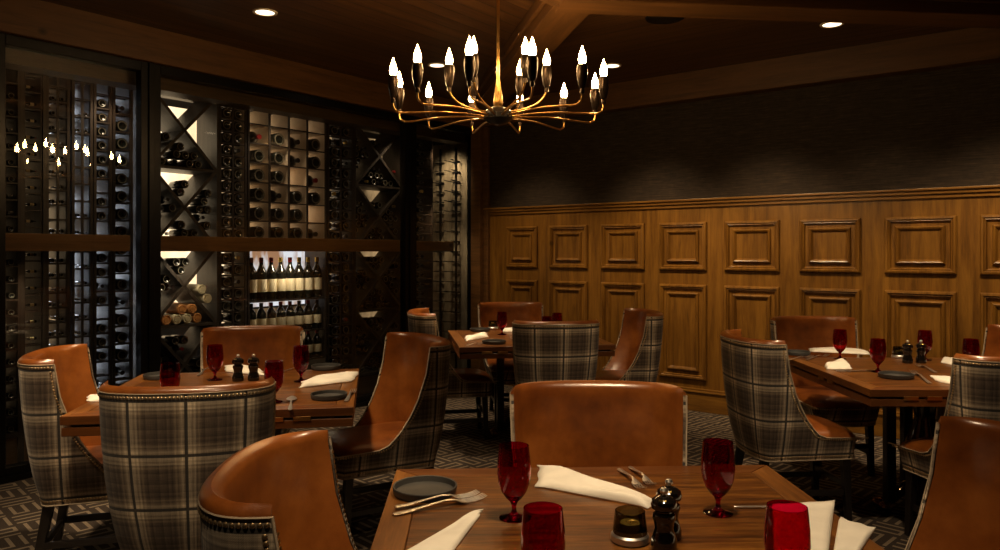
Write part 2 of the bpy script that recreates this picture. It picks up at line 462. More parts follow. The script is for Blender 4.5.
# ------------------------------------------------------------------ glass wall
def win(name, tA, tB):
    fr = bmesh.new()
    wd = .05
    box(fr, -.06, .015, tA, tA + wd, 0.02, 2.73); box(fr, -.06, .015, tB - wd, tB, 0.02, 2.73)
    box(fr, -.06, .015, tA + wd, tB - wd, 2.665, 2.73); box(fr, -.06, .015, tA + wd, tB - wd, .02, .085)
    o = tag(mesh_obj(name, fr, M['black'], room=True, smooth=False, bevel=.003), kind='structure')
    g = bmesh.new()
    vs = [g.verts.new(q) for q in ((-.02, tA + wd, .085), (-.02, tB - wd, .085), (-.02, tB - wd, 2.665), (-.02, tA + wd, 2.665))]
    g.faces.new(vs)
    mesh_obj('pane', g, M['pane'], parent=o, smooth=False)
    return o
t_l0 = wall_t(1) ; t_145 = wall_t(147); t_157 = wall_t(153); t_405 = wall_t(408); t_415 = wall_t(412); t_474 = wall_t(476)
win('window_1', t_l0 - .03, t_145)
win('window_2', t_157, t_405)
win('window_3', t_415, -.02)
win('window_4', t_l0 - 2.0, t_l0 - .04)
bm = bmesh.new()
box(bm, -.08, .03, t_145, t_157, 0, 2.73)
box(bm, -.08, .03, t_405, t_415, 0, 2.73)
tag(mesh_obj('trim_8', bm, M['black'], room=True, smooth=False, bevel=.004), kind='structure')
bm = bmesh.new(); box(bm, -.08, .045, -9.9, -.02, 0, .035)
tag(mesh_obj('baseboard_left', bm, M['black'], room=True, smooth=False), kind='structure')
# wood cross rails behind the glass
def railbox(name, a, b, lab, z0=1.405, z1=1.517):
    bm = bmesh.new(); box(bm, -.11, -.065, a, b, z0, z1)
    tag(mesh_obj(name, bm, M['rail'], room=True, smooth=False, bevel=.003), kind='structure')
railbox('trim_9', wall_t(3, -.07), wall_t(130, -.07), '')
railbox('trim_10', t_157, t_405, '')
railbox('trim_11', t_415, -.3, '', 1.41, 1.51)
# soffit board behind the top of the glass
bm = bmesh.new(); box(bm, -.30, -.12, t_l0 - .5, -.05, 2.585, 2.73)
tag(mesh_obj('trim_12', bm, M['sofit'], room=True, smooth=False), kind='structure')

# wine room envelope
bm = bmesh.new(); box(bm, -2.5, -2.3, -9, .2, 0, 3)
tag(mesh_obj('wall_back', bm, M['black_void'], room=True, smooth=False), kind='structure')
bm = bmesh.new(); box(bm, -2.4, 0.0, .0, .2, 0, 3)
tag(mesh_obj('wall_end', bm, M['black_void'], room=True, smooth=False), kind='structure')
bm = bmesh.new(); box(bm, -2.4, -.14, -9, .1, 2.74, 2.8)
tag(mesh_obj('ceiling_2', bm, M['black_void'], room=True, smooth=False), kind='structure')

# ------------------------------------------------------------------ wine racks
NF, NB = -.30, -.60          # rack front and back planes
RZ0, RZ1 = .22, 2.66
def T(px, n=NF): return wall_t(px, n)
bottles = []                 # (room x', y', z, pose, key)
def rack(t0, t1, label, mat='rack', name='wine_rack'):
    r = empty(name, (0, 0, 0), room=True)
    tag(r, label, 'wine rack')
    bm = bmesh.new(); w = .018
    box(bm, NB, NF, t0, t0 + w, .0, RZ1); box(bm, NB, NF, t1 - w, t1, .0, RZ1); box(bm, NB, NF, t0 + w, t1 - w, RZ1 - .03, RZ1)
    box(bm, NB, NF, t0 + w, t1 - w, RZ0 - .03, RZ0)
    mesh_obj('upright_frame', bm, M[mat], parent=r, smooth=False)
    bm = bmesh.new(); box(bm, NB + .02, NF - .01, t0 + w, t1 - w, .0, RZ0 - .03)
    mesh_obj('plinth', bm, M['rail_x'], parent=r, smooth=False)
    return r
def backpanel(t0, t1, z0, z1, mat, label, n=NB - .14):  # emissive sheet; the light behind the racks is painted into it
    bm = bmesh.new(); box(bm, n - .02, n, t0 + .004, t1 - .004, z0, z1)
    tag(mesh_obj('painted_glow_panel', bm, M[mat], room=True, smooth=False), label, 'painted glow panel')
def grid_rack(t0, t1, ncol, pz, zlo, zhi, label, key, r=None, fill=1.0, mat='rack', size=1.5, board='rack', full=False):
    r = r or rack(t0, t1, label, mat)
    w = .018; cw = (t1 - t0 - 2 * w) / ncol
    size = min(size, min(cw - .026, pz - .014) / 2 / .0372)
    bm = bmesh.new()
    lz = zhi + .02
    box(bm, NB, NF - .014, t0 + w, t0 + w + .003, zlo - .01, lz, 1); box(bm, NB, NF - .014, t1 - w - .003, t1 - w, zlo - .01, lz, 1)  # side liners; the pale ones imitate light on the rack sides
    for k in range(1, ncol):
        c = t0 + w + cw * k
        box(bm, NF - .014, NF - .002, c - .008, c + .008, zlo, zhi, 0)
        if full: box(bm, NB, NF - .014, c - .006, c + .006, zlo, zhi, 1)
        else: box(bm, NB, NB + .03, c - .006, c + .006, zlo, zhi, 0); 
    n = int((zhi - zlo) / pz)
    for j in range(n + 1):
        z = zlo + pz * j
        box(bm, NF - .014, NF - .004, t0 + w, t1 - w, z - .005, z + .005, 0)
        if full: box(bm, NB, NF - .014, t0 + w, t1 - w, z - .005, z + .004, 1)
        else:
            box(bm, NF - .09, NF - .07, t0 + w, t1 - w, z - .005, z + .004, 0); box(bm, NB, NB + .03, t0 + w, t1 - w, z - .005, z + .004, 0)
        for k in range(ncol):
            c = t0 + w + cw * k
            if j < n and random.random() < fill:
                bottles.append((NF - .004, c + cw / 2 + random.uniform(-.002, .002), z + .0065 + .0372 * size, 'lie', key, size))
    mesh_obj('lattice', bm, [M['rack'], M[board]], parent=r, smooth=False)
    return r
def xbin(r, t0, t1, z0, z1, key, fills=(.8, .8, .8, .6)):
    bm = bmesh.new(); w = .012
    def board(a, b):
        a = Vector(a); b = Vector(b); d = (b - a).normalized(); nn = Vector((-d.y, d.x)) * w
        q = [a + nn, b + nn, b - nn, a - nn]
        hexa(bm, [(NB, p_.x, p_.y) for p_ in q] + [(NF - .003, p_.x, p_.y) for p_ in q])
    board((t0, z0), (t1, z1)); board((t0, z1), (t1, z0))
    box(bm, NB, NF, t0, t1, z0 - .014, z0 + .008)
    mesh_obj('cross_board', bm, M['rack_lit'], parent=r, smooth=False)
    cx, cz = (t0 + t1) / 2, (z0 + z1) / 2; hw, hz = (t1 - t0) / 2, (z1 - z0) / 2
    rad = .0355
    z = z0 + .008 + rad; row = 0
    while z < z1 - .056:
        y = t0 + rad + .003 + (rad if row % 2 else 0)
        while y < t1 - rad:
            u, v = (y - cx) / hw, (z - cz) / hz
            d1 = abs(u - v) / math.sqrt(1 / hw ** 2 + 1 / hz ** 2); d2 = abs(u + v) / math.sqrt(1 / hw ** 2 + 1 / hz ** 2)
            if min(d1, d2) > rad + .0125:
                if v < -abs(u): q, f = 0, (v + 1)
                elif v > abs(u): q, f = 1, v
                elif u < 0: q, f = 2, (v + 1) / 2
                else: q, f = 3, (v + 1) / 2
                if f < fills[q] and random.random() < .97:
                    bottles.append((NF - .02 - random.uniform(0, .03), y + random.uniform(-.001, .001), z, 'lie', key, .91))
            y += 2 * rad + .004
        z += rad * 1.80; row += 1

LB = {
 'A': ('dark wine bottle lying neck out in the X shaped bins beside the black glass post', 'bottles in the X bins by the post'),
 'B': ('dark wine bottle in the double column rack between X bins and backlit square cells', 'bottles in the double column rack'),
 'C': ('dark wine bottle lying in a square backlit cell above the wood rail', 'bottles in the square backlit cells'),
 'D': ('dark wine bottle in the dim double column rack past the backlit square cells', 'bottles in the dim double column rack'),
 'E': ('dark wine bottle lying in the dim X bins next to the slim black glass post', 'bottles in the dim X bins'),
 'F': ('dark wine bottle in the single column beside the washed stone panel', 'bottles in the column by the stone panel'),
 'L1': ('dark wine bottle in the first tall column at the outer end of the glass wall', 'bottles in the outermost column'),
 'L2': ('wine bottle lying sideways with pale label showing in the ladder rack behind glass', 'sideways bottles in the ladder rack'),
 'L3': ('dark wine bottle in the middle column behind the chandelier reflection in the glass', 'bottles behind the chandelier reflection'),
 'L4': ('dark wine bottle lit from behind by bluish light in the narrow rack', 'bottles in the bluish lit rack'),
 'L5': ('dark wine bottle in the slim column next to the big round bottle ends', 'bottles in the slim column'),
 'L6': ('large dark bottle end in the tall column next to the thick black post', 'large bottle ends by the post'),
}
# left of the post
tt = [T(x) for x in (3, 21, 46, 70, 93, 112, 135)]
grid_rack(T(3), T(21), 1, .1085, RZ0, 2.6, 'dark rack column of bottles at the outer end of the glass wall', 'L1')
r2 = rack(T(21), T(46), 'ladder rack holding sideways bottles with pale labels behind glass', 'rack_lit')
bm = bmesh.new()
z = RZ0
while z < 2.6:
    box(bm, NF - .12, NF - .10, T(21) + .03, T(46) - .03, z - .004, z + .004); box(bm, NF - .03, NF - .01, T(21) + .03, T(46) - .03, z - .004, z + .004)
    bottles.append((NF - .065, (T(21) + T(46)) / 2, z + .042, 'side', 'L2', min(1.0, (T(46) - T(21) - .07) / .31)))
    z += .112
for yy in (T(21) + .022, T(46) - .028): box(bm, NF - .12, NF - .01, yy, yy + .006, RZ0 - .01, 2.62)
mesh_obj('lattice', bm, M['rack'], parent=r2, smooth=False)
grid_rack(T(46), T(70), 2, .1, RZ0, 2.6, 'dark two column rack behind the chandelier reflection', 'L3', fill=.78)
grid_rack(T(72), T(93), 2, .118, RZ0, 2.6, 'narrow rack lit by bluish light from behind', 'L4', fill=.6)
grid_rack(T(94), T(112), 1, .1, RZ0, 2.6, 'slim dark rack column of bottles next to the bluish lit rack', 'L5', fill=.85)
grid_rack(T(113), T(133), 1, .128, RZ0, 2.6, 'dark rack column with big round bottle ends by the thick black post', 'L6')
backpanel(T(0, NB) - .6, T(25, NB), .3, 2.60, 'lit_dim', 'dim amber painted glow panel behind the outermost bottle column')
backpanel(T(25, NB), T(50, NB), .3, 2.60, 'lit_soft', 'amber panel with painted glow behind the ladder rack')
backpanel(T(50, NB), T(108, NB), .3, 2.60, 'lit_blue', 'patchy bluish white panel with painted glow behind the narrow racks')
# X bins A
rA = rack(T(148), T(219), 'tall rack of X shaped wine bins beside the black glass post', 'rack_lit')
zA = [.22, .83, 1.44, 2.05, 2.64]
fl = [(1, .9, .9, .9), (0, .95, .9, .0), (1, .85, 1, .9), (1, .0, .5, .0)]
for k in range(4): xbin(rA, T(148) + .02, T(219) - .02, zA[k], zA[k + 1], 'A', fl[k])
backpanel(T(140, NB), T(226, NB), .83, 2.60, 'lit_cream', 'cream panel with painted glow behind the X shaped bins')
# B
grid_rack(T(219.5), T(247), 2, .0985, RZ0, 2.62, 'double column bottle rack between X bins and square cells', 'B', board='pale')
backpanel(T(226, NB) , T(251, NB), .3, 2.60, 'lit_cream', 'cream panel with painted glow behind the double column rack')
# C
rC = rack(T(248), T(327), 'wide rack of square backlit cells with labelled bottles standing below')
grid_rack(T(248), T(327), 4, .163, 1.50, 2.64, '', 'C', r=rC, fill=.93, size=1.5, board='pale', full=True)
bm = bmesh.new()
for z in (.28, .55, .82, 1.02, 1.06):
    pass
for z in (.44, .70, .985): box(bm, NB, NF, T(248) + .028, T(327) - .028, z - .012, z)
mesh_obj('display_shelf', bm, M['rack'], parent=rC, smooth=False)
backpanel(T(251, NB), T(333, NB), 1.43, 2.62, 'lit_cell', 'bright cream panel with painted glow behind the square cells')
backpanel(T(251, NB), T(333, NB), .90, 1.42, 'lit_shelf', 'pale patchy panel with painted glow behind the gold topped bottles')
backpanel(T(251, NB), T(333, NB), .3, .88, 'lit_dim', 'dim painted glow panel behind the lowest standing bottles')
stand = []
for z in (.44, .70, .985):
    a, b = T(248) + .07, T(327) - .07
    n = 8
    for k in range(n):
        stand.append((NF - .06, a + (b - a) * k / (n - 1), z, z > .8))
# D
grid_rack(T(328), T(354), 2, .0985, RZ0, 2.62, 'dim double column bottle rack past the square cells', 'D')
backpanel(T(333, NB) , T(358, NB), .3, 2.60, 'lit_dim', 'dim painted glow panel behind the second double column rack')
# E
rE = rack(T(354.5), T(404), 'dim rack of X shaped bins next to the slim black glass post')
fl = [(1, .8, .9, .9), (1, .7, .6, .7), (1, .6, .9, .9), (.8, .5, .9, .3)]
for k in range(4): xbin(rE, T(354.5) + .02, T(404) - .02, zA[k], zA[k + 1], 'E', fl[k])
backpanel(T(358, NB), T(408, NB), .3, 2.60, 'lit_dim', 'dim amber painted glow panel behind the far X bins')
# F and stone
grid_rack(T(413), T(433), 1, .0985, RZ0, 2.62, 'single column bottle rack beside the washed stone panel', 'F')
bm = bmesh.new(); box(bm, -1.6, -.09, -.05, -.005, .035, 2.60)
tag(mesh_obj('stone_panel', bm, M['lit_stone'], room=True, smooth=False), 'grey stone wall panel washed with warm light beyond the slim post', 'wall panel')
for xf, n in ((-.47, 'slim black bottle stand against the washed stone panel, farther from the corner post'), (-.24, 'slim black bottle stand against the washed stone panel, closest to the corner post')):
    r = empty('bottle_stand', (0, 0, 0), room=True); tag(r, n, 'wine rack')
    bm = bmesh.new(); box(bm, xf - .008, xf + .008, -.075, -.055, .035, 2.55)
    mesh_obj('post', bm, M['black'], parent=r, smooth=False)
    bm = bmesh.new(); z = .3
    while z < 2.5:
        for dx in (-.05, .05): tube(bm, [(xf + dx, -.06, z), (xf + dx, -.20, z + .01)], .005, 6)
        box(bm, xf - .055, xf + .055, -.075, -.062, z - .006, z + .006); z += .11
    pg = mesh_obj('peg', bm, M['black'], parent=r, smooth=False); pg['kind'] = 'stuff'

# bottles -----------------------------------------------------------
BOT = [(0, .012), (.018, .006), (.024, .001), (.033, 0), (.037, .006), (.037, .185), (.034, .205), (.022, .232), (.0145, .25), (.0135, .27), (.0145, .272), (.0145, .305), (.0, .306)]
def bottle_mesh(bm, mtx, size=1.0, label=False, foil=1, seg=12, glassm=0):
    sub = bmesh.new()
    prof = [(r * size, z * size) for r, z in BOT]
    mis = [glassm] * 2 + [6] + [glassm] * 6 + [foil] * 3
    lathe(sub, prof, seg, mis=mis)
    if label:
        lathe(sub, [(.0375 * size, .06 * size), (.0378 * size, .062 * size), (.0378 * size, .148 * size), (.0375 * size, .15 * size)], seg, mi=4)
    for v_ in sub.verts: v_.co = mtx @ v_.co
    me = bpy.data.meshes.new('tmp'); sub.to_mesh(me); sub.free(); bm.from_mesh(me); bpy.data.meshes.remove(me)
BM = [M['bottle'], M['foil_dark'], M['foil_red'], M['foil_gold'], M['label'], M['bottle_green'], M['ring']]
def proto(label, foil, glassm=0):
    bm = bmesh.new(); bottle_mesh(bm, Matrix.Identity(4), 1, label, foil, 14, glassm)
    me = bpy.data.meshes.new('wine_bottle_mesh'); bmesh.ops.recalc_face_normals(bm, faces=bm.faces); bm.to_mesh(me); bm.free()
    for m_ in BM: me.materials.append(m_)
    for p_ in me.polygons: p_.use_smooth = True
    me.set_sharp_from_angle(angle=R(40))
    return me
PR = {(l, f): proto(l, f) for l in (False, True) for f in (1, 2, 3)}
LIE = Matrix.Rotation(R(90), 4, 'Y')                # neck points to +x' (towards the room)
SIDE = Matrix.Rotation(R(-90), 4, 'X')              # along y'
bl = []
for (x, y, z, pose, key, size) in bottles:
    foil = random.choices((1, 2, 3), (8, 1, 1))[0]
    if pose == 'lie':
        Sm = Matrix.Diagonal((size, size, .93, 1))
        if random.random() < .8 and key not in ('F',): mt = Matrix.Translation((x - .006, y, z)) @ Matrix.Rotation(R(-90), 4, 'Y') @ Sm
        else: mt = Matrix.Translation((x - .288, y, z)) @ LIE @ Sm
        lab = False
    else:
        s = size; flip = random.random() < .5
        mt = Matrix.Translation((x, y - .153 * s * (1 if not flip else -1), z)) @ (SIDE if not flip else Matrix.Rotation(R(90), 4, 'X')) @ Matrix.Scale(s, 4); lab = True
    bl.append((depth_left(y, x) / size, mt, lab, foil, key))
bl.sort(key=lambda q: q[0])
LIMIT = 300 - len(stand)
for (d, mt, lab, foil, key) in bl[:LIMIT]:
    o = bpy.data.objects.new('wine_bottle', PR[(lab, foil)]); COL.objects.link(o)
    o.matrix_world = ROOM @ mt
    tag(o, LB[key][0], 'wine bottle', LB[key][1])
bm = bmesh.new()
for (d, mt, lab, foil, key) in bl[LIMIT:]:
    bottle_mesh(bm, mt, 1, lab, foil, 10)
if bm.verts: tag(mesh_obj('wine_bottles', bm, BM, room=True), 'many more dark wine bottles filling the far racks behind the glass', 'wine bottles', kind='stuff')
for i, (x, y, z, top) in enumerate(stand):
    foil = (2 if i % 8 < 2 else 3) if top else (2 if random.random() < .75 else 1)
    if top and i % 8 in (2, 4): foil = 2
    o = bpy.data.objects.new('wine_bottle', PR[(True, foil)]); COL.objects.link(o)
    sc_ = Matrix.Diagonal((1.28, 1.28, 1.2, 1)) if top else Matrix.Diagonal((1.15, 1.15, .86 if z > .6 else .80, 1))
    o.matrix_world = ROOM @ Matrix.Translation((x, y, z + .0015)) @ sc_
    row = 'upper' if top else ('middle' if z > .6 else 'lowest')
    f = 'gold' if foil == 3 else 'red' if foil == 2 else 'dark'
    tag(o, f'{f} topped wine bottle with cream label standing on the {row} shelf under the square cells', 'wine bottle', f'labelled bottles on the {row} shelf')
# wooden tubes in the X bin under the rail
tl, trr = T(148) + .02, T(219) - .02; cx = (tl + trr) / 2; cz = (.83 + 1.44) / 2; hw, hz = (trr - tl) / 2, (1.44 - .83) / 2; rd = .041
z = .839 + rd; row = 0
while z < 1.16:
    y = tl + rd + .006 + (rd if row % 2 else 0)
    while y < trr - rd - .004:
        u, v = (y - cx) / hw, (z - cz) / hz; q = math.sqrt(1 / hw ** 2 + 1 / hz ** 2)
        far_ok = min(abs(u - v), abs(u + v)) / q > rd + .0135
        low = v < -abs(u); side = u > abs(v) and v < .1
        if far_ok and (low or side):
            cream = side or random.random() < .2
            bm = bmesh.new()
            lathe(bm, [(0, 0), (rd * .96, 0), (rd * .96, .28), (rd * .8, .285), (rd * .55, .28), (rd * .5, .285), (0, .285)], 16)
            o = mesh_obj('bottle_tube', bm, M['canister'] if cream else M['tubewood'])
            o.matrix_world = ROOM @ Matrix.Translation((NF - .31 + random.uniform(0, .012), y, z)) @ LIE
            if side: tag(o, 'cream bottle tube stacked against the cross board above the amber tubes', 'bottle tube', 'cream tubes on the cross board')
            else: tag(o, ('cream' if cream else 'amber') + ' bottle tube stacked end out in the bin under the wood rail', 'bottle tube', ('cream' if cream else 'amber') + ' tubes in the bin')
        y += 2 * rd + .003
    z += rd * 1.82; row += 1

# ------------------------------------------------------------------ dining chair
ZS, ZT, ZB = .44, .95, .325
A_T = [(.325, .205), (.38, .222), (.44, .238), (.52, .254), (.62, .268), (.75, .279), (.85, .284), (.95, .286)]
B_T = [(.325, .065), (.38, .084), (.44, .100), (.52, .115), (.62, .130), (.75, .144), (.85, .151), (.95, .156)]
LEN = .50
EDGE = [(.44, -.50), (.443, -.37), (.448, -.27), (.465, -.225), (.50, -.19), (.54, -.158), (.60, -.122), (.68, -.085), (.80, -.048), (.95, -.025)]
def path(s, z, off=0.0):
    a = lerp(A_T, z) - off; b = lerp(B_T, z) - off
    sg = 1 if s >= 0 else -1; s = abs(s)
    if s <= 1:
        th = s * math.pi / 2; n = 2 / 2.5
        x = a * (math.sin(th) ** n if th > 0 else 0); y = b * (max(0, math.cos(th)) ** n)
        x = a * math.sin(th) ** .86 if th > 0 else 0
        y = b * max(0, math.cos(th)) ** .80
    else:
        x = a - (s - 1) * .02; y = -(s - 1) * LEN
    return Vector((sg * x, y, z))
def S_end(z): return 1 + min(1, -lerp(EDGE, z) / LEN)
# reference arc length for UV
REF = [(0, 0)]; pv = path(0, .75)
for i in range(1, 81):
    q = path(i / 40, .75); REF.append((i / 40, REF[-1][1] + (q - pv).length)); pv = q
def arc(s): return math.copysign(lerp(REF, abs(s)), s)

def quads(bm, G, uvl=None, UV=None, mi=0):
    for i in range(len(G) - 1):
        for j in range(len(G[i]) - 1):
            ks = [(i, j), (i, j + 1), (i + 1, j + 1), (i + 1, j)]
            try: f = bm.faces.new([G[a][b] for a, b in ks])
            except ValueError: continue
            f.material_index = mi
            if uvl is not None:
                for lp, (a, b) in zip(f.loops, ks): lp[uvl].uv = UV[a][b]

def make_chair():
    root = empty('dining_chair')
    # ---- plaid shell
    bm = bmesh.new(); uvl = bm.loops.layers.uv.new('UVMap')
    zs = [ZS, .443, .448, .456, .465, .48, .50, .52, .54, .57, .60, .64, .68, .74, .80, .86, .90, .935]
    NU = 40
    G, UV = [], []
    for z in zs:
        row, ur = [], []
        for j in range(NU + 1):
            u = -1 + 2 * j / NU; s = u * S_end(z)
            row.append(bm.verts.new(path(s, z))); ur.append((arc(s), z))
        G.append(row); UV.append(ur)
    quads(bm, G, uvl, UV)
    # front faces of the wings
    for side in (0, NU):
        g, uv = [], []
        for z in zs:
            s = S_end(z) * (1 if side else -1)
            p0 = path(s, z); g.append([None, None]); 
            p1 = path(s, z, .010); fw = Vector((0, -.006, 0))
            g[-1] = [G[zs.index(z)][side], bm.verts.new(p0 * .75 + p1 * .25 + fw), bm.verts.new(p1 + fw * .5)]
            uv.append([(arc(s), z), (arc(s) + .012, z), (arc(s) + .05, z)])
        quads(bm, g, uvl, uv)
    # seat band, a closed loop
    def loop(z, off=0.0, n=40):
        pts = []
        for j in range(n + 1):
            s = -1 + 2 * j / n; s *= 1.87
            p_ = path(s, z, off); pts.append((p_, arc(s)))
        a = lerp(A_T, z) - off
        L0 = pts[-1][1]; w = pts[-1][0].x; y0 = pts[-1][0].y
        front = []
        m_ = 12
        for k in range(1, m_):
            f = k / m_; x = w * math.cos(math.pi * f); 
            xx = w * (1 - 2 * f); yy = y0 - (.045 - off) * (1 - abs(xx / w) ** 3.2)
            front.append((Vector((xx, yy, z)), L0 + 2 * w * f))
        return pts + front
    rows = [loop(z) for z in (ZB, .33, .36, .40, .432, ZS)]
    bot = loop(ZB, .03)
    def ring(rows, uvl=uvl, mi=0):
        V = [[bm.verts.new(p_) for p_, _ in r] for r in rows]; n = len(V[0])
        for i in range(len(V) - 1):
            for j in range(n):
                k = (j + 1) % n
                f = bm.faces.new((V[i][j], V[i][k], V[i + 1][k], V[i + 1][j])); f.material_index = mi
                us = [(rows[i][j][1], rows[i][j][0].z), (rows[i][k][1] if k else rows[i][j][1] + .02, rows[i][k][0].z), (rows[i + 1][k][1] if k else rows[i + 1][j][1] + .02, rows[i + 1][k][0].z), (rows[i + 1][j][1], rows[i + 1][j][0].z)]
                for lp, q in zip(f.loops, us): lp[uvl].uv = q
        return V
    V = ring([bot] + rows)
    bm.faces.new(V[0][::-1])
    shell = mesh_obj('plaid_shell', bm, M['plaid'], parent=root)
    # ---- leather lining with rolled top
    bm = bmesh.new()
    G = []
    prof = [(z, .048) for z in zs if z < .93] + [(.930, .048), (.942, .043), (.951, .033), (.955, .022), (.951, .010), (.942, .001), (.932, -.002)]
    for z, off in prof:
        row = []
        zz = min(z, .95)
        se = S_end(min(zz, .93))
        for j in range(NU + 1):
            u = -1 + 2 * j / NU; s = u * se
            o2 = off if off < .011 else off - (off - .010) * abs(u) ** 7
            p_ = path(s, zz, o2); p_.z = z
            # soften the end corners of the roll
            row.append(bm.verts.new(p_))
        G.append(row)
    quads(bm, G)
    nroll = 7
    for side in (0, NU):
        f = bm.faces.new([G[i][side] for i in range(len(G) - nroll, len(G))])
    mesh_obj('leather_lining', bm, M['leather'], parent=root)
    # ---- seat cushion
    bm = bmesh.new()
    cr = [(ZS - .005, .0), (ZS + .006, .004), (ZS + .022, .014), (ZS + .035, .035), (ZS + .045, .08), (ZS + .05, .14)]
    LR = []
    base = loop(ZS, .004)
    cen = Vector((0, -.15, 0))
    for z, off in cr:
        sc_ = 1 - off / .26
        LR.append([bm.verts.new(Vector((cen.x + (p_.x - cen.x) * sc_, cen.y + (p_.y - cen.y) * sc_, z))) for p_, _ in base])
    n = len(base)
    for a, b in zip(LR, LR[1:]):
        for j in range(n): bm.faces.new((a[j], a[(j + 1) % n], b[(j + 1) % n], b[j]))
    bm.faces.new(LR[-1])
    mesh_obj('seat_cushion', bm, M['leather'], parent=root)
    # ---- welt piping: wing edges, top, seat line
    bm = bmesh.new()
    zt = [z for z in zs]
    for sg in (-1, 1):
        pts = [path(sg * S_end(z), z) + Vector((sg * .001, -.003, 0)) for z in zt]
        tube(bm, pts, .003, 6)
    tube(bm, [path(-1 * S_end(.93) + 2 * S_end(.93) * j / 50, .93) + Vector((0, 0, .003)) for j in range(51)], .003, 6)
    fr_ = [p_ for p_, _ in loop(ZB, -.002)]
    tube(bm, fr_ + [fr_[0]], .0035, 6, caps=False)
    mesh_obj('welt', bm, M['welt'], parent=root)
    # ---- nailheads
    bm = bmesh.new()
    def nail(p_, n_, r=.0056):
        n_ = n_.normalized(); t = n_.cross(Vector((0, 0, 1))).normalized(); b = n_.cross(t)
        r1 = [bm.verts.new(p_ + (t * math.cos(k * math.pi / 3) + b * math.sin(k * math.pi / 3)) * r) for k in range(6)]
        r2 = [bm.verts.new(p_ + n_ * r * .38 + (t * math.cos(k * math.pi / 3) + b * math.sin(k * math.pi / 3)) * r * .65) for k in range(6)]
        c = bm.verts.new(p_ + n_ * r * .55)
        for k in range(6):
            bm.faces.new((r1[k], r1[(k + 1) % 6], r2[(k + 1) % 6], r2[k])); bm.faces.new((r2[k], r2[(k + 1) % 6], c))
    def along(pts, nrm, step=.0125):
        acc = 0
        for i in range(len(pts) - 1):
            d = (pts[i + 1] - pts[i]).length
            while acc < d:
                f = acc / d; nail(pts[i].lerp(pts[i + 1], f), nrm[i].lerp(nrm[i + 1], f)); acc += step
            acc -= d
    def onrm(s, z):
        a = path(s - .01, z); b = path(s + .01, z); t = b - a
        n_ = Vector((t.y, -t.x, 0)); n_.normalize()
        c = path(s, z)
        if n_.dot(Vector((c.x, c.y + .15, 0))) < 0: n_ = -n_
        return n_
    ss = [-S_end(.92) * .985 + 2 * S_end(.92) * .985 * j / 60 for j in range(61)]
    along([path(s, .92) + onrm(s, .92) * .001 for s in ss], [onrm(s, .92) for s in ss])
    for sg in (-1, 1):
        P_, N_ = [], []
        for z in reversed([z for z in zs if z <= .91]):
            s = sg * (S_end(z) - .03); zz = max(z, .432) - (.008 if z < .47 else 0)
            P_.append(path(s, zz) + Vector((sg * .001, 0, 0))); N_.append(Vector((sg, 0, .0)))
        along(P_, N_)
    lp_ = loop(ZB + .02)
    def lnorm(L, i):
        a = L[(i - 1) % len(L)][0]; b = L[(i + 1) % len(L)][0]; t = b - a; n_ = Vector((t.y, -t.x, 0)).normalized()
        c = L[i][0]
        return n_ if n_.dot(Vector((c.x, c.y + .15, 0))) > 0 else -n_
    along([q[0] for q in lp_] + [lp_[0][0]], [lnorm(lp_, i) for i in range(len(lp_))] + [lnorm(lp_, 0)])
    lf = loop(ZS - .012); k0 = 40
    fr2 = lf[k0:]; al = [q[0] for q in fr2] + [lf[0][0]]
    along(al, [Vector((p_.x * 1.2, -1, 0)) for p_ in al])
    nt_ = mesh_obj('nailhead_trim', bm, M['nail'], parent=root, auto=False); nt_['kind'] = 'stuff'
    global WING_NAILS
    bm = bmesh.new()
    for sg in (-1, 1):
        # second row on the front face of the wing
        P_, N_ = [], []
        for z in reversed([z for z in zs if .5 <= z <= .925]):
            s = sg * S_end(z); p_ = path(s, z, .006) + Vector((0, -.0065, 0)); P_.append(p_); N_.append(Vector((0, -1, .1)))
        along(P_, N_)
    WING_NAILS = bm
    # ---- legs and stretchers
    def leg(x0, y0, x1, y1, w0=.021, w1=.015):
        bm = bmesh.new()
        hexa(bm, [(x1 - w1, y1 - w1, 0), (x1 + w1, y1 - w1, 0), (x1 + w1, y1 + w1, 0), (x1 - w1, y1 + w1, 0),
                  (x0 - w0, y0 - w0, ZB + .005), (x0 + w0, y0 - w0, ZB + .005), (x0 + w0, y0 + w0, ZB + .005), (x0 - w0, y0 + w0, ZB + .005)])
        mesh_obj('leg', bm, M['darkwood'], parent=root, smooth=False, bevel=.003)
    for sg in (-1, 1):
        leg(sg * .165, -.405, sg * .17, -.42); leg(sg * .15, .02, sg * .16, .08)
        bm = bmesh.new(); x = sg * .164
        hexa(bm, [(x - .009, -.41, .13), (x + .009, -.41, .13), (x + .009, .055, .13), (x - .009, .055, .13), (x - .009, -.41, .16), (x + .009, -.41, .16), (x + .009, .055, .16), (x - .009, .055, .16)])
        mesh_obj('stretcher', bm, M['darkwood'], parent=root, smooth=False, bevel=.002)
    for y in (-.41, .05):
        bm = bmesh.new(); box(bm, -.16, .16, y - .009, y + .009, .125 if y > 0 else .17, .155 if y > 0 else .20)
        mesh_obj('stretcher', bm, M['darkwood'], parent=root, smooth=False, bevel=.002)
    return root

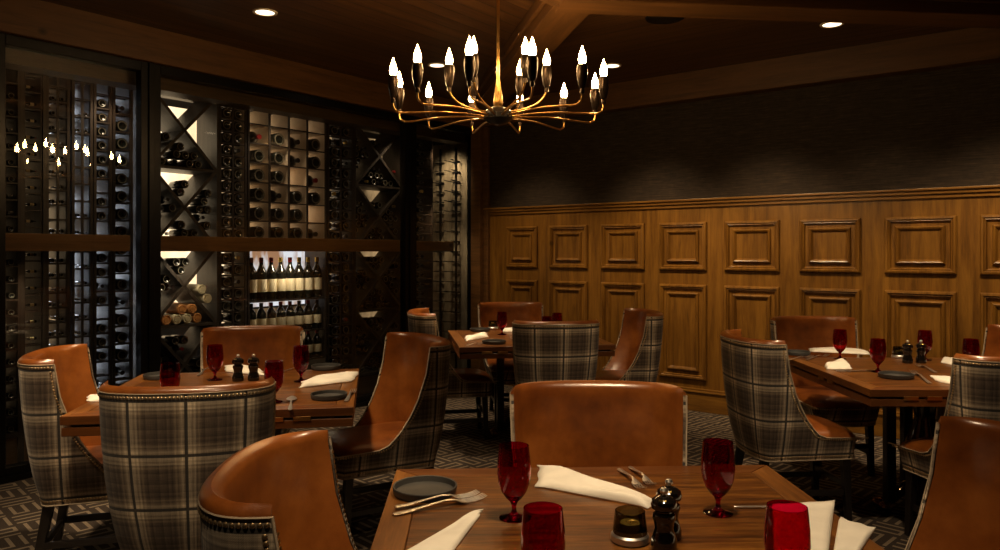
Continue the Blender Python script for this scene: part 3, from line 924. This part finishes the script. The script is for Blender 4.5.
chairs = [
 ((-1.085, 2.62), (-.156, .988), 'chair showing its full plaid wool back at the table by the glass wall'),
 ((-1.955, 3.37), (.96, .28), 'plaid chair in profile with its leather seat showing, beside the outermost glass pane'),
 ((-1.455, 4.42), (.156, -.988), 'cognac leather chair facing us with its back to the labelled wine bottles'),
 ((-.46, 3.93), (-.86, -.51), 'turned glossy leather chair between the glass wall table and the farthest table'),
 ((.37, 4.95), (-.10, .99), 'chair seen squarely from behind with full plaid back at the far table'),
 ((.09, 6.58), (.12, -.99), 'leather chair facing us at the far table, closest to the room corner'),
 ((1.05, 5.68), (-.99, -.12), 'leather chair in profile against the panelled wall at the far table'),
 ((-.545, 5.70), (.98, .18), 'plaid chair in front of the washed stone panel at the far table'),
 ((1.385, 4.05), (.995, .08), 'large plaid chair in profile with nailhead edge in front of the tall wall panels'),
 ((2.13, 5.10), (.05, -1), 'leather chair facing us with its back to the wall panels'),
 ((3.03, 4.34), (-1, .0), 'leather chair cut by the picture edge, facing the table with pepper mills'),
 ((2.28, 3.335), (-.22, .975), 'plaid backed chair turned a little, behind the big leather chair at the picture edge'),
 ((.32, 2.47), (-.03, -1), 'big cognac leather chair facing us directly across the closest table'),
 ((-.445, 1.60), (.998, .05), 'closest leather chair seen from above with brass nailheads on its wing'),
 ((1.215, 1.76), (-1, .03), 'big leather chair at the picture edge beside the closest table'),
]
WING_NAILS = None
proto_ch = make_chair()
for i, ((x, y), f, lab) in enumerate(chairs):
    o = proto_ch if i == 0 else copy_tree(proto_ch)
    o.location = (x, y, 0); o.rotation_euler = (0, 0, math.atan2(f[0], -f[1]))
    tag(o, lab, 'chair', 'dining chairs with leather lining and plaid backs')

closest = [o for o in bpy.data.objects if o.get('label') == chairs[13][2]][0]
wn_ = mesh_obj('wing_nail_row', WING_NAILS, M['brass'], parent=closest, auto=False); wn_['kind'] = 'stuff'

# ------------------------------------------------------------------ tables
def make_table(W, D):
    root = empty('dining_table')
    hw, hd = W / 2, D / 2; b = .075
    bm = bmesh.new()
    box(bm, -hw + b + .001, hw - b - .001, -hd + b + .001, hd - b - .001, .715, .75, 0)
    g = .0012
    # mitred border planks
    for (p_, mi) in (([(-hw, -hd), (hw, -hd), (hw - b, -hd + b), (-hw + b, -hd + b)], 2), ([(hw, hd), (-hw, hd), (-hw + b, hd - b), (hw - b, hd - b)], 2),
                     ([(hw, -hd), (hw, hd), (hw - b, hd - b), (hw - b, -hd + b)], 1), ([(-hw, hd), (-hw, -hd), (-hw + b, -hd + b), (-hw + b, hd - b)], 1)):
        c = Vector((sum(q[0] for q in p_) / 4, sum(q[1] for q in p_) / 4))
        pp = [Vector(q) + (c - Vector(q)).normalized() * g for q in p_]
        hexa(bm, [(q.x, q.y, .714) for q in pp] + [(q.x, q.y, .75) for q in pp], mi)
    o = mesh_obj('table_top', bm, [M['table'], M['table_y'], M['table_edge']], parent=root, smooth=False, bevel=.0025)
    bm = bmesh.new(); box(bm, -hw + .004, hw - .004, -hd + .004, hd - .004, .668, .704)
    mesh_obj('folding_leaf', bm, M['table_edge'], parent=root, smooth=False, bevel=.003)
    bm = bmesh.new(); box(bm, -hw + .03, hw - .03, -hd + .03, hd - .03, .704, .715)
    mesh_obj('core', bm, M['black'], parent=root, smooth=False)
    for (x, y, dx, dy) in ((-.36, -hd, 1, 0), (-.25, -hd, 1, 0), (.25, -hd, 1, 0), (.36, -hd, 1, 0), (-hw, .02, 0, 1), (-hw, -.1, 0, 1)):
        bm = bmesh.new()
        if dx: box(bm, x - .035, x + .035, y - .004, y + .008, .700, .718)
        else: box(bm, x - .004, x + .008, y - .035, y + .035, .700, .718)
        mesh_obj('hinge', bm, M['brass'], parent=root, smooth=False, bevel=.001)
    bm = bmesh.new()
    lathe(bm, [(0, .668), (.17, .668), (.17, .65), (.09, .63), (.06, .58), (.05, .50), (.075, .42), (.10, .34), (.105, .28), (.08, .21), (.055, .17), (.07, .13), (.09, .10), (.09, .05), (0, .05)], 24)
    mesh_obj('pedestal', bm, M['pedestal'], parent=root)
    for k in range(4):
        a = R(90 * k); c, s = math.cos(a), math.sin(a)
        bm = bmesh.new(); n = 7; pts = []
        for i in range(n):
            f = i / (n - 1); pts.append((c * (.06 + .13 * f), s * (.06 + .13 * f), .12 - .075 * f + .05 * math.sin(math.pi * f) * (1 - f)))
        tube(bm, pts, [.036 - .014 * i / (n - 1) for i in range(n)], 10)
        lg = mesh_obj('foot', bm, M['pedestal'], parent=root)
        for sd in (-.035, .035):
            bm = bmesh.new(); lathe(bm, [(0, .0), (.018, .003), (.027, .014), (.030, .026), (.026, .04), (.016, .05), (0, .053)], 14, c=(c * .235 - s * sd, s * .235 + c * sd, 0))
            mesh_obj('ball_caster', bm, M['bronze'], parent=lg)
        bm = bmesh.new(); x, y = c * .19, s * .19; box(bm, x - .026, x + .026, y - .026, y + .026, .045, .668)
        mesh_obj('column', bm, M['darkwood'], parent=root, smooth=False, bevel=.005)
    return root
TABLES = {
 'near': ((.275, 1.73), 2.4, 1.125, 1.08, 'closest dining table, brown wood top with mitred border set with four ruby goblets'),
 'A': ((-1.262, 3.575), 9.3, 1.14, 1.06, 'dining table beside the glass wine wall set with ruby goblets'),
 'B': ((.19, 5.74), 8, 1.10, 1.12, 'farthest dining table in front of the room corner'),
 'D': ((2.31, 4.08), -1, 1.10, 1.09, 'dining table along the panelled wall with brass hinges on its edge'),
}
TT = {}
for k, (c, a, W, D, lab) in TABLES.items():
    t = make_table(W, D); t.location = (c[0], c[1], 0); t.rotation_euler = (0, 0, R(a))
    tag(t, lab, 'table', 'square folding leaf dining tables'); TT[k] = t

# ------------------------------------------------------------------ tableware
def goblet_mesh():
    bm = bmesh.new()
    outer = [(0, .0), (.036, .0), (.0365, .0015), (.034, .0032), (.018, .007), (.008, .013), (.0058, .022), (.006, .032), (.010, .042), (.020, .052), (.031, .068), (.0385, .09), (.0415, .115), (.0405, .145), (.0375, .175), (.0362, .186)]
    inner = [(.0352, .186), (.0365, .175), (.0393, .145), (.0402, .115), (.037, .092), (.0295, .07), (.018, .055), (.007, .048), (0, .0465)]
    lathe(bm, outer + inner, 28)
    me = bpy.data.meshes.new('goblet'); bmesh.ops.recalc_face_normals(bm, faces=bm.faces); bm.to_mesh(me); bm.free(); me.materials.append(M['ruby'])
    for p_ in me.polygons: p_.use_smooth = True
    me.set_sharp_from_angle(angle=R(50))
    return me
GOB = goblet_mesh(); TZ = .7505
def goblet(p, lab, g):
    o = bpy.data.objects.new('wine_goblet', GOB); COL.objects.link(o); o.location = (p.x, p.y, TZ); o.scale = (1, 1, .955)
    tag(o, lab, 'goblet', g)
def rim(x, y): return at(x, y, .928)
ggn = 'ruby goblets on the closest table'
goblet(at(514, 518), 'ruby glass goblet standing beside the slate plate on the closest table', ggn)
goblet(rim(543, 508), 'ruby glass goblet at the picture bottom beside the smoked votive holder', ggn)
goblet(at(718, 513), 'ruby glass goblet with a short stem standing past the black pepper mill', ggn)
goblet(rim(787, 506), 'ruby glass goblet at the picture bottom touching the two layer napkin', ggn)
ga = 'ruby goblets on the table by the glass wall'
goblet(rim(170, 363), 'ruby goblet behind the plaid chair back, next to the slate plate by the window', ga)
goblet(rim(215, 345), 'ruby goblet standing before the leather chair, at the outer side of the black mills', ga)
goblet(rim(274, 361), 'ruby goblet partly behind the plaid chair corner, closest to its mills', ga)
goblet(rim(301, 346), 'ruby goblet beside the small slate plate next to the rolled white napkin', ga)
gb = 'ruby goblets on the farthest table'
goblet(rim(502, 312), 'ruby goblet standing before the corner leather chair on the farthest table', gb)
goblet(rim(547, 316.5), 'low showing ruby goblet just above the square plaid chair back', gb)
goblet(rim(557, 313), 'farther ruby goblet rising just above the square plaid chair back', gb)
gd = 'ruby goblets on the table by the panelled wall'
goblet(rim(840, 329.6), 'ruby goblet behind the pointed napkin on the table by the wall panels', gd)
goblet(rim(878, 339), 'ruby goblet beside the slate plate at the corner of the table by the wall panels', gd)
goblet(rim(925, 330.5), 'ruby goblet standing behind the two pepper mills by the wall panels', gd)
goblet(rim(971, 339), 'ruby goblet just above the turned plaid chair back', gd)

def plate(p, lab, r=.086):
    bm = bmesh.new(); k = r / .086
    lathe(bm, [(0, 0), (.078 * k, 0), (.084 * k, .003), (.087 * k, .02), (.086 * k, .022), (.082 * k, .021), (.079 * k, .007), (.07 * k, .005), (0, .005)], 40)
    o = mesh_obj('bread_plate', bm, M['slate']); o.location = (p.x, p.y, TZ); tag(o, lab, 'plate', 'round slate grey plates')
plate(at(425, 493), 'round slate grey plate beside the two forks on the closest table')
plate(at(160, 378), 'slate plate behind the plaid chair back near the window', .08)
plate(at(326, 369), 'slate plate on the table by the glass wall, at its far edge beside a goblet', .08)
plate(at(329, 398), 'slate plate in front of the rolled napkin on the table by the glass wall', .08)
plate(at(480, 331), 'slate plate at the far edge of the farthest table', .085)
plate(at(494, 343.5), 'slate plate in front of the napkin on the farthest table', .085)
plate(at(797, 354.5), 'slate plate next to the large plaid chair by the wall panels', .08)
plate(at(896, 377.5), 'slate plate at the near corner of the table by the wall panels', .085)

def napkin(corners, h, lab, g, seed=0, z=TZ, fold=True, px=True):
    rnd = random.Random(seed)
    P_ = [at(*c) if px else Vector(c) for c in corners]
    bm = bmesh.new(); nu, nv = 26, 14
    top = []
    ph = rnd.uniform(0, 6)
    for i in range(nu + 1):
        u = i / nu; row = []
        for j in range(nv + 1):
            v = j / nv
            q = P_[0] * (1 - u) * (1 - v) + P_[1] * u * (1 - v) + P_[2] * u * v + P_[3] * (1 - u) * v
            e = min(u, 1 - u) * 9; e2 = min(v, 1 - v) * 5
            k = (min(1, e) ** .45) * (min(1, e2) ** .5)
            w = math.sin(v * 7 + u * 3 + ph) * .18 + math.sin(v * 13 - u * 5 + ph) * .08 + math.sin(u * 9 + ph * 2 + v * 2) * .07
            zz = h * (.25 + .75 * k) * (1 + w) if 0 < i < nu and 0 < j < nv else h * .22
            d = (math.sin(u * 11 + ph) * .004 + math.sin(u * 5 + ph) * .004) if j in (0, nv) else 0
            row.append(bm.verts.new((q.x + d, q.y + d, z + zz)))
        top.append(row)
    quads(bm, top)
    # side skirt to the table
    bd = [top[i][0] for i in range(nu + 1)] + [top[nu][j] for j in range(1, nv + 1)] + [top[i][nv] for i in range(nu - 1, -1, -1)] + [top[0][j] for j in range(nv - 1, 0, -1)]
    lo = [bm.verts.new((v_.co.x, v_.co.y, z)) for v_ in bd]
    for k in range(len(bd)): bm.faces.new((bd[k], bd[(k + 1) % len(bd)], lo[(k + 1) % len(lo)], lo[k]))
    bm.faces.new(lo)
    o = mesh_obj('folded_napkin', bm, M['linen'], auto=False); tag(o, lab, 'napkin', g)
    return o
gN = 'white napkins on the closest table'
napkin([(480, 511), (482, 514), (446, 562), (384, 566)], .012, 'white linen napkin tapering to a point below the forks', gN, 1)
napkin([(538, 466), (537, 487), (650, 509), (655, 502)], .02, 'long folded white napkin lying in front of the big leather chair', gN, 2)
napkin([(768, 506), (835, 501), (826, 575), (772, 575)], .012, 'folded white napkin behind the goblet at the picture bottom', gN, 3)
napkin([(839, 519), (876, 528), (856, 560), (832, 560)], .010, 'small pointed white napkin flap beside the folded napkin at the table edge', gN, 4)
gN = 'white napkins on the table by the glass wall'
napkin([(226, 366), (224, 372), (264, 376), (262, 370)], 0.0186, 'white napkin behind the two black mills', gN, 5)
napkin([(303, 382), (299, 388.5), (352, 382), (360, 372)], 0.0217, 'rolled white napkin between the two slate plates by the glass wall', gN, 6)
napkin([(88, 396), (88, 402), (118, 402), (118, 395)], 0.0124, 'white napkin at the outer edge of the table by the glass wall', gN, 7)
gN = 'white napkins on the farthest table'
napkin([(464, 338.5), (467, 341.5), (489, 337.5), (486, 334)], 0.0248, 'crumpled white napkin at the corner of the farthest table', gN, 8)
napkin([(503, 329), (503, 332), (530, 333), (530, 329)], 0.0186, 'white napkin lying beyond the goblet on the farthest table', gN, 9)
gN = 'white napkins on the table by the wall panels'
napkin([(809, 349), (810, 352), (870, 355), (868, 351.5)], 0.0186, 'long rolled white napkin at the far side of the table by the wall panels', gN, 10)
napkin([(843, 359), (824, 367), (827, 370), (852, 369.5)], 0.0217, 'pointed white napkin behind the goblet by the wall panels', gN, 11)
napkin([(930, 376), (937, 382), (962, 387), (962, 380)], 0.0124, 'white napkin beside the forks, running behind the turned plaid chair', gN, 12)
napkin([(943, 358), (941, 363), (960, 367), (965, 359)], 0.0124, 'white napkin half hidden by the turned plaid chair', gN, 13)

# cutlery, built along +x, tip end at L
def strip(bm, pts):   # pts: (x, halfwidth, z)
    t = .0022; U, D_ = [], []
    for (x, w, z) in pts:
        U.append([bm.verts.new((x, -w, z + t * .6)), bm.verts.new((x, 0, z + t * 1.3)), bm.verts.new((x, w, z + t * .6))])
        D_.append([bm.verts.new((x, -w, z - t * .2)), bm.verts.new((x, 0, z - t * .4)), bm.verts.new((x, w, z - t * .2))])
    quads(bm, U); quads(bm, D_)
    for s in (0, 2):
        for i in range(len(U) - 1): bm.faces.new((U[i][s], U[i + 1][s], D_[i + 1][s], D_[i][s]))
    bm.faces.new((U[0][0], U[0][1], U[0][2], D_[0][2], D_[0][1], D_[0][0])); bm.faces.new((U[-1][0], U[-1][1], U[-1][2], D_[-1][2], D_[-1][1], D_[-1][0]))
def fork_me():
    bm = bmesh.new()
    strip(bm, [(0, .004, .002), (.004, .0078, .002), (.03, .0075, .003), (.08, .0038, .010), (.105, .0028, .013), (.125, .0045, .011), (.135, .0105, .006), (.142, .012, .004), (.148, .012, .003)])
    for k in range(4):
        y = -.0102 + k * .0068
        tube(bm, [(.146, y, .004), (.165, y, .003), (.18, y * .97, .006), (.192, y * .92, .011)], [.002, .0018, .0015, .0008], 6)
    return bm
def knife_me():
    bm = bmesh.new()
    strip(bm, [(0, .005, .003), (.01, .0085, .003), (.07, .007, .003), (.10, .006, .003), (.105, .0085, .002), (.19, .0095, .0015), (.21, .006, .0012), (.22, .001, .001)])
    return bm
def spoon_me():
    bm = bmesh.new()
    strip(bm, [(0, .004, .002), (.01, .007, .003), (.08, .0035, .008), (.11, .003, .010), (.125, .010, .006), (.14, .017, .004), (.155, .019, .003), (.17, .015, .004), (.18, .006, .006)])
    return bm
MEC = {}
def cut(kind, a, b, lab, g, dz=0.0, scl=None):
    if kind not in MEC:
        o = mesh_obj('tmp', {'fork': fork_me, 'knife': knife_me, 'spoon': spoon_me}[kind](), M['steel']); MEC[kind] = o.data; bpy.data.objects.remove(o)
    pa, pb = at(*a), at(*b); d = pb - pa
    o = bpy.data.objects.new({'fork': 'table_fork', 'knife': 'table_knife', 'spoon': 'tea_spoon'}[kind], MEC[kind]); COL.objects.link(o)
    L = {'fork': .192, 'knife': .22, 'spoon': .18}[kind]
    s = d.length / L if scl is None else scl
    o.location = (pa.x, pa.y, TZ + .001 + dz); o.rotation_euler = (0, 0, math.atan2(d.y, d.x)); o.scale = (s, min(s, 1.25) if s > 1 else s, 1)
    tag(o, lab, kind, g)
gc = 'steel cutlery on the closest table'
cut('fork', (393, 516), (485, 499), 'lower of two steel forks beside the slate plate', gc)
cut('fork', (395, 510), (478, 497), 'upper of two steel forks, right under the slate plate rim', gc, .004)
cut('fork', (619, 470), (643, 492), 'steel fork near the long napkin end, handle to the leather chair', gc)
cut('fork', (630, 468), (653, 488), 'steel fork beside its twin, closer to the pepper mills', gc)
cut('knife', (790, 508), (734, 508), 'steel knife blade reaching from under the napkin to the goblet foot', gc)
ga_ = 'steel cutlery on the table by the glass wall'
cut('spoon', (290, 411), (292, 398), 'small steel spoon lying alone in front of the plaid chair corner', ga_)
cut('fork', (198, 376), (211, 368), 'steel fork beside the goblet stem behind the plaid chair back', ga_)
cut('fork', (346, 402), (354, 391), 'steel fork beside the slate plate at the table edge by the glass wall', ga_)
cut('knife', (284, 372), (295, 368), 'steel knife tip showing between two goblets', ga_)
gd_ = 'steel cutlery on the table by the wall panels'
cut('fork', (786, 361), (812, 357), 'steel fork lying by the slate plate next to the large plaid chair', gd_)
cut('fork', (806, 360), (828, 356), 'steel fork lying between the plate and the pointed napkin', gd_)
cut('knife', (878, 371), (836, 371.5), 'steel knife running from the goblet foot along the pointed napkin', gd_)
cut('fork', (936, 373), (917, 365.5), 'steel fork pointing at the pepper mills by the wall panels', gd_)
cut('fork', (930, 384), (912, 372), 'steel fork closest to the slate plate at the table corner', gd_)
gb_ = 'steel cutlery on the farthest table'
cut('fork', (466, 346), (482, 344.5), 'steel fork tucked by the crumpled napkin on the farthest table', gb_)
cut('fork', (516, 345), (512, 338), 'steel fork standing out beside the square plaid chair back', gb_)

# mills
def mill():
    root = empty('pepper_mill')
    bm = bmesh.new()
    lathe(bm, [(0, 0), (.025, 0), (.0262, .004), (.0262, .02), (.022, .032), (.0185, .045), (.021, .058), (.0235, .066), (.0225, .074), (.017, .079), (.017, .081), (0, .081)], 26)
    mesh_obj('body', bm, M['blacklacquer'], parent=root)
    bm = bmesh.new()
    lathe(bm, [(0, .081), (.018, .081), (.025, .086), (.0268, .094), (.0245, .103), (.016, .110), (.006, .1135), (0, .1135)], 26)
    hd = mesh_obj('head', bm, M['blacklacquer'], parent=root)
    bm = bmesh.new(); lathe(bm, [(0, .113), (.004, .113), (.004, .1155), (.0075, .118), (.0085, .123), (.006, .128), (0, .1295)], 16)
    mesh_obj('knob', bm, M['steel'], parent=hd)
    bm = bmesh.new()
    for k in range(5):
        a = R(-128 + 9 * k); c, s = math.cos(a), math.sin(a)
        tube(bm, [(c * .0222, s * .0222, .1055), (c * .0195, s * .0195, .1085)], .0009, 5)
    mesh_obj('gold_lettering', bm, M['gold'], parent=hd)
    return root
pm = mill(); mg = 'black lacquer pepper and salt mills'
spots = [(at(664, 549), 'black lacquer mill standing in front of its twin beside the votive holder'), (at(669, 538), 'black lacquer mill behind its twin on the closest table'),
         (at(238, 381), 'black mill nearer the slate plate side on the table by the glass wall'), (at(253.5, 380.5), 'black mill beside the goblet on the table by the glass wall'),
         (at(907.5, 363), 'black mill beside the small votive on the table by the wall panels'), (at(921, 363), 'black mill closer to the turned plaid chair by the wall panels')]
for i, (p_, lab) in enumerate(spots):
    o = pm if i == 0 else copy_tree(pm); o.location = (p_.x, p_.y, TZ); o.scale = (1.08, 1.08, 1.04); tag(o, lab, 'pepper mill', mg)
# votive holders
def votive():
    root = empty('votive_holder')
    bm = bmesh.new(); lathe(bm, [(0, 0), (.036, 0), (.039, .004), (.038, .014), (.034, .018), (0, .018)], 32)
    mesh_obj('metal_base', bm, M['steel'], parent=root)
    bm = bmesh.new(); lathe(bm, [(0, .018), (.034, .018), (.0345, .024), (.030, .062), (.0285, .063), (.0285, .060), (.032, .026), (0, .026)], 32)
    mesh_obj('glass_cup', bm, M['smoke'], parent=root)
    bm = bmesh.new(); lathe(bm, [(0, .0262), (.02, .0262), (.02, .038), (.016, .040), (0, .038)], 20)
    mesh_obj('candle', bm, M['wax'], parent=root)
    bm = bmesh.new()
    pts = []
    for k in range(25):
        a = 2 * math.pi * k / 24; u, v = math.cos(a) * .010, math.sin(a) * .0035
        ang = R(-90) + u / .0325; pts.append((math.cos(ang) * .0325, math.sin(ang) * .0325, .05 + v))
    tube(bm, pts, .0006, 5)
    for k in range(5):
        ang = R(-90) + (-.006 + .003 * k) / .0325
        tube(bm, [(math.cos(ang) * .0325, math.sin(ang) * .0325, .0488), (math.cos(ang) * .0325, math.sin(ang) * .0325, .0512)], .0006, 4)
    mesh_obj('oval_mark', bm, M['gold'], parent=root)
    return root
vt = votive()
vs_ = [(at(630, 541), 'smoked glass votive holder on a silver base beside the closest black mill'), (at(899, 358), 'small votive holder behind the black mills by the wall panels'), (at(493, 329), 'small votive holder on the farthest table')]
for i, (p_, lab) in enumerate(vs_):
    o = vt if i == 0 else copy_tree(vt); o.location = (p_.x, p_.y, TZ); o.scale = (1.12, 1.12, 1.1); tag(o, lab, 'votive holder', 'votive holders on the tables')

# ------------------------------------------------------------------ chandelier
cc = Vector((-.01, 4.0, 0)); ZA = 2.12
ch = empty('chandelier', (cc.x, cc.y, ZA)); tag(ch, 'round brass chandelier with eighteen lit candle bulbs hanging from the ceiling', 'chandelier')
bm = bmesh.new(); tube(bm, [(0, 0, .08), (0, 0, ZC - ZA)], .009, 12)
mesh_obj('rod', bm, M['brass'], parent=ch)
bm = bmesh.new(); lathe(bm, [(0, .20), (.010, .20), (.014, .17), (.024, .10), (.026, .07), (.018, .05)], 20); mesh_obj('sleeve', bm, M['brass'], parent=ch)
bm = bmesh.new(); lathe(bm, [(0, .06), (.03, .055), (.06, .04), (.078, .015), (.078, -.01), (.055, -.03), (.02, -.045), (0, -.05)], 28)
mesh_obj('hub', bm, M['darkwood'], parent=ch)
bm = bmesh.new(); lathe(bm, [(0, ZC - ZA), (.07, ZC - ZA), (.07, ZC - ZA - .02), (.02, ZC - ZA - .035), (0, ZC - ZA - .035)], 28); mesh_obj('ceiling_canopy', bm, M['brass'], parent=ch)
def candle_arm(ang, Rr, z0, zc):
    c, s = math.cos(ang), math.sin(ang)
    prof = [(.06, z0), (Rr * .5, z0 + .012), (Rr - .06, z0 - .004 + (zc - z0 - .02) * .0), (Rr - .025, z0), (Rr - .006, z0 + .012), (Rr, z0 + .035), (Rr, zc)]
    if zc - z0 > .08:
        prof = [(.06, z0), (Rr * .45, z0 + .008), (Rr * .75, z0 + .035), (Rr * .93, z0 + .075), (Rr, z0 + .115), (Rr, zc)]
    # smooth
    pts = []
    for i in range(len(prof) - 1):
        for k in range(4):
            t = k / 4; p0 = prof[max(i - 1, 0)]; p1 = prof[i]; p2 = prof[i + 1]; p3 = prof[min(i + 2, len(prof) - 1)]
            q = [.5 * ((2 * p1[d]) + (-p0[d] + p2[d]) * t + (2 * p0[d] - 5 * p1[d] + 4 * p2[d] - p3[d]) * t * t + (-p0[d] + 3 * p1[d] - 3 * p2[d] + p3[d]) * t ** 3) for d in (0, 1)]
            pts.append(q)
    pts.append(prof[-1])
    bm = bmesh.new(); tube(bm, [(c * r, s * r, z) for r, z in pts], .0055, 8)
    arm = mesh_obj('arm', bm, M['brass'], parent=ch)
    bm = bmesh.new(); o_ = (c * Rr, s * Rr, zc)
    lathe(bm, [(0, -.012), (.010, -.012), (.012, 0), (.010, .012), (.013, .014), (.017, .022), (.026, .07), (.027, .105), (.023, .128), (.0, .128)], 18, c=o_)
    cup = mesh_obj('candle_cup', bm, M['cup'], parent=arm)
    bm = bmesh.new()
    lathe(bm, [(0, .126), (.012, .128), (.018, .142), (.0195, .155), (.017, .172), (.011, .19), (.0055, .205), (.003, .215), (0, .222)], 16, c=o_)
    mesh_obj('bulb', bm, M['flame'], parent=arm)
    return Vector(o_) + Vector((0, 0, .16))
M['cup'] = plain('bronze_candle_cup', (.045, .03, .02), .3, .7)
RO = .56
for k in range(12): candle_arm(R(15 + 30 * k + 1.5), RO, 0.0, .055)
for k in range(6): candle_arm(R(2 + 60 * k), .26, 0.03, .145)

# recessed cans and speaker
for (x, y, lab) in ((265, 12, 'recessed ceiling light above the glass wall near its outer end'), (832, 24, 'recessed ceiling light above the panelled wall'),
                    (612, 65.5, 'recessed ceiling light beside the chandelier toward the panelled wall'), (437, 65, 'recessed ceiling light seen through the chandelier candles')):
    d = F * (ZC - H) / (HOR - y); p_ = Vector(((x - 500) / F * d, d, ZC))
    r = empty('recessed_light', (p_.x, p_.y, ZC)); tag(r, lab, 'ceiling light', 'recessed ceiling lights')
    bm = bmesh.new(); lathe(bm, [(.060, 0.0), (.062, -.006), (.078, -.006), (.080, 0.0)], 28); mesh_obj('trim_ring', bm, M['white'], parent=r)
    bm = bmesh.new(); lathe(bm, [(0, -.003), (.060, -.003), (.060, .0)], 28); mesh_obj('lens', bm, M['lens'], parent=r)
d = F * (ZC - H) / (HOR - 17.5); p_ = Vector(((665 - 500) / F * d, d, ZC))
bm = bmesh.new(); lathe(bm, [(0, -.012), (.115, -.012), (.125, -.008), (.13, 0), (0, 0)], 36); o = mesh_obj('ceiling_speaker', bm, M['black']); o.location = p_
tag(o, 'round black speaker grille set in the plank ceiling', 'speaker')

# ------------------------------------------------------------------ lights
WARM = (1, .74, .46)
def spot(p, tgt, w, size=60, blend=.6, col=WARM, r=.09):
    l = bpy.data.lights.new('spot', 'SPOT'); l.energy = w; l.color = col; l.spot_size = R(size); l.spot_blend = blend; l.shadow_soft_size = r
    o = bpy.data.objects.new('spot_lamp', l); COL.objects.link(o); o.location = p
    o.rotation_euler = (Vector(tgt) - Vector(p)).to_track_quat('-Z', 'Y').to_euler()
def pt(p, w, r=.1, col=WARM):
    l = bpy.data.lights.new('point', 'POINT'); l.energy = w; l.color = col; l.shadow_soft_size = r
    o = bpy.data.objects.new('point_lamp', l); COL.objects.link(o); o.location = p
zl = ZC - .03
K = 2.3
spot((-1.25, 3.35, zl), (-1.3, 3.55, 0), 95 * K, 62)
spot((.35, 1.6, zl), (.35, 1.75, 0), 60 * K, 62)
spot((.15, 5.2, zl), (.2, 5.75, 0), 130 * K, 55)
spot((2.2, 3.7, zl), (2.3, 4.1, 0), 88 * K, 60)
spot((.4, 2.0, zl), (.32, 2.5, .6), 22 * K, 45)
spot((-1.15, 1.7, zl), (-1.1, 2.5, .5), 50 * K, 55)
spot((-.4, .6, zl), (-.5, 1.5, .9), 26 * K, 60)
spot((1.3, 2.2, zl), (1.3, 4.0, .6), 60 * K, 55)
spot((-.55, 6.3, zl), (-.5, 6.0, 0), 60 * K, 55)
spot((-2.3, 2.2, zl), (-2.1, 3.3, .3), 60 * K, 50)
for px in (540, 660, 770, 890, 1010):
    x = wall_x(px); p_ = ROOM @ Vector((x, -1.25, zl - .05)); q = ROOM @ Vector((x, 0, .85))
    spot(p_, q, (54 if px > 600 else 34) * K, 64, 1.0, (1, .72, .42))
spot(ROOM @ Vector((.6, -3.2, zl)), ROOM @ Vector((.2, -3.2, .2)), 18 * K, 70)
for t_ in (-5.0, -3.8, -2.4, -1.0):
    p_ = ROOM @ Vector((-.17, t_, 2.52)); q = ROOM @ Vector((-.36, t_, .8)); spot(p_, q, 9, 120, .9, (1, .8, .55), .08)
spot((-.15, 5.0, zl), (-.35, 5.75, .4), 40 * K, 34)  # added spot to brighten the seat of the far plaid chair
spot(ROOM @ Vector((-.16, wall_t(20, -.2), 1.38)), ROOM @ Vector((-.34, wall_t(20, -.3), .1)), 10, 70, .9, (1, .8, .52), .05)  # added low spot to brighten the rack plinth
tb = wall_t(287, -.3)
spot(ROOM @ Vector((-.16, tb, 1.38)), ROOM @ Vector((-.36, tb, .8)), 9, 130, .9, (1, .85, .62), .05)  # added spot to brighten the labels of the standing bottles
tb = wall_t(180, -.3)
spot(ROOM @ Vector((-.16, tb, 1.38)), ROOM @ Vector((-.36, tb, .9)), 5, 120, .9, (1, .85, .62), .05)
spot(ROOM @ Vector((-.22, -.42, 2.5)), ROOM @ Vector((-.32, -.03, 2.15)), 20, 85, .9, (1, .8, .52), .05)
spot(ROOM @ Vector((-.18, -.5, 2.0)), ROOM @ Vector((-.3, -.03, .7)), 16, 80, .9, (1, .8, .52), .05)

w = bpy.data.worlds.new('World'); scn.world = w; w.use_nodes = True
w.node_tree.nodes['Background'].inputs[0].default_value = (1, .7, .45, 1); w.node_tree.nodes['Background'].inputs[1].default_value = .012

# ------------------------------------------------------------------ camera
cam = bpy.data.cameras.new('camera'); co = bpy.data.objects.new('camera', cam); COL.objects.link(co)
co.location = (0, 0, H); co.rotation_euler = (R(90), 0, 0)
cam.sensor_width = 36; cam.lens = 27; cam.shift_y = -.023; cam.clip_start = .05
scn.camera = co
scn.view_settings.view_transform = 'Standard'
scn.view_settings.look = 'None'
scn.view_settings.exposure = .25
scn.view_settings.gamma = .93
try:
    scn.cycles.use_denoising = True; scn.cycles.sample_clamp_indirect = 4; scn.cycles.max_bounces = 10; scn.cycles.transparent_max_bounces = 12
    scn.cycles.caustics_refractive = False; scn.cycles.caustics_reflective = False
except Exception: pass
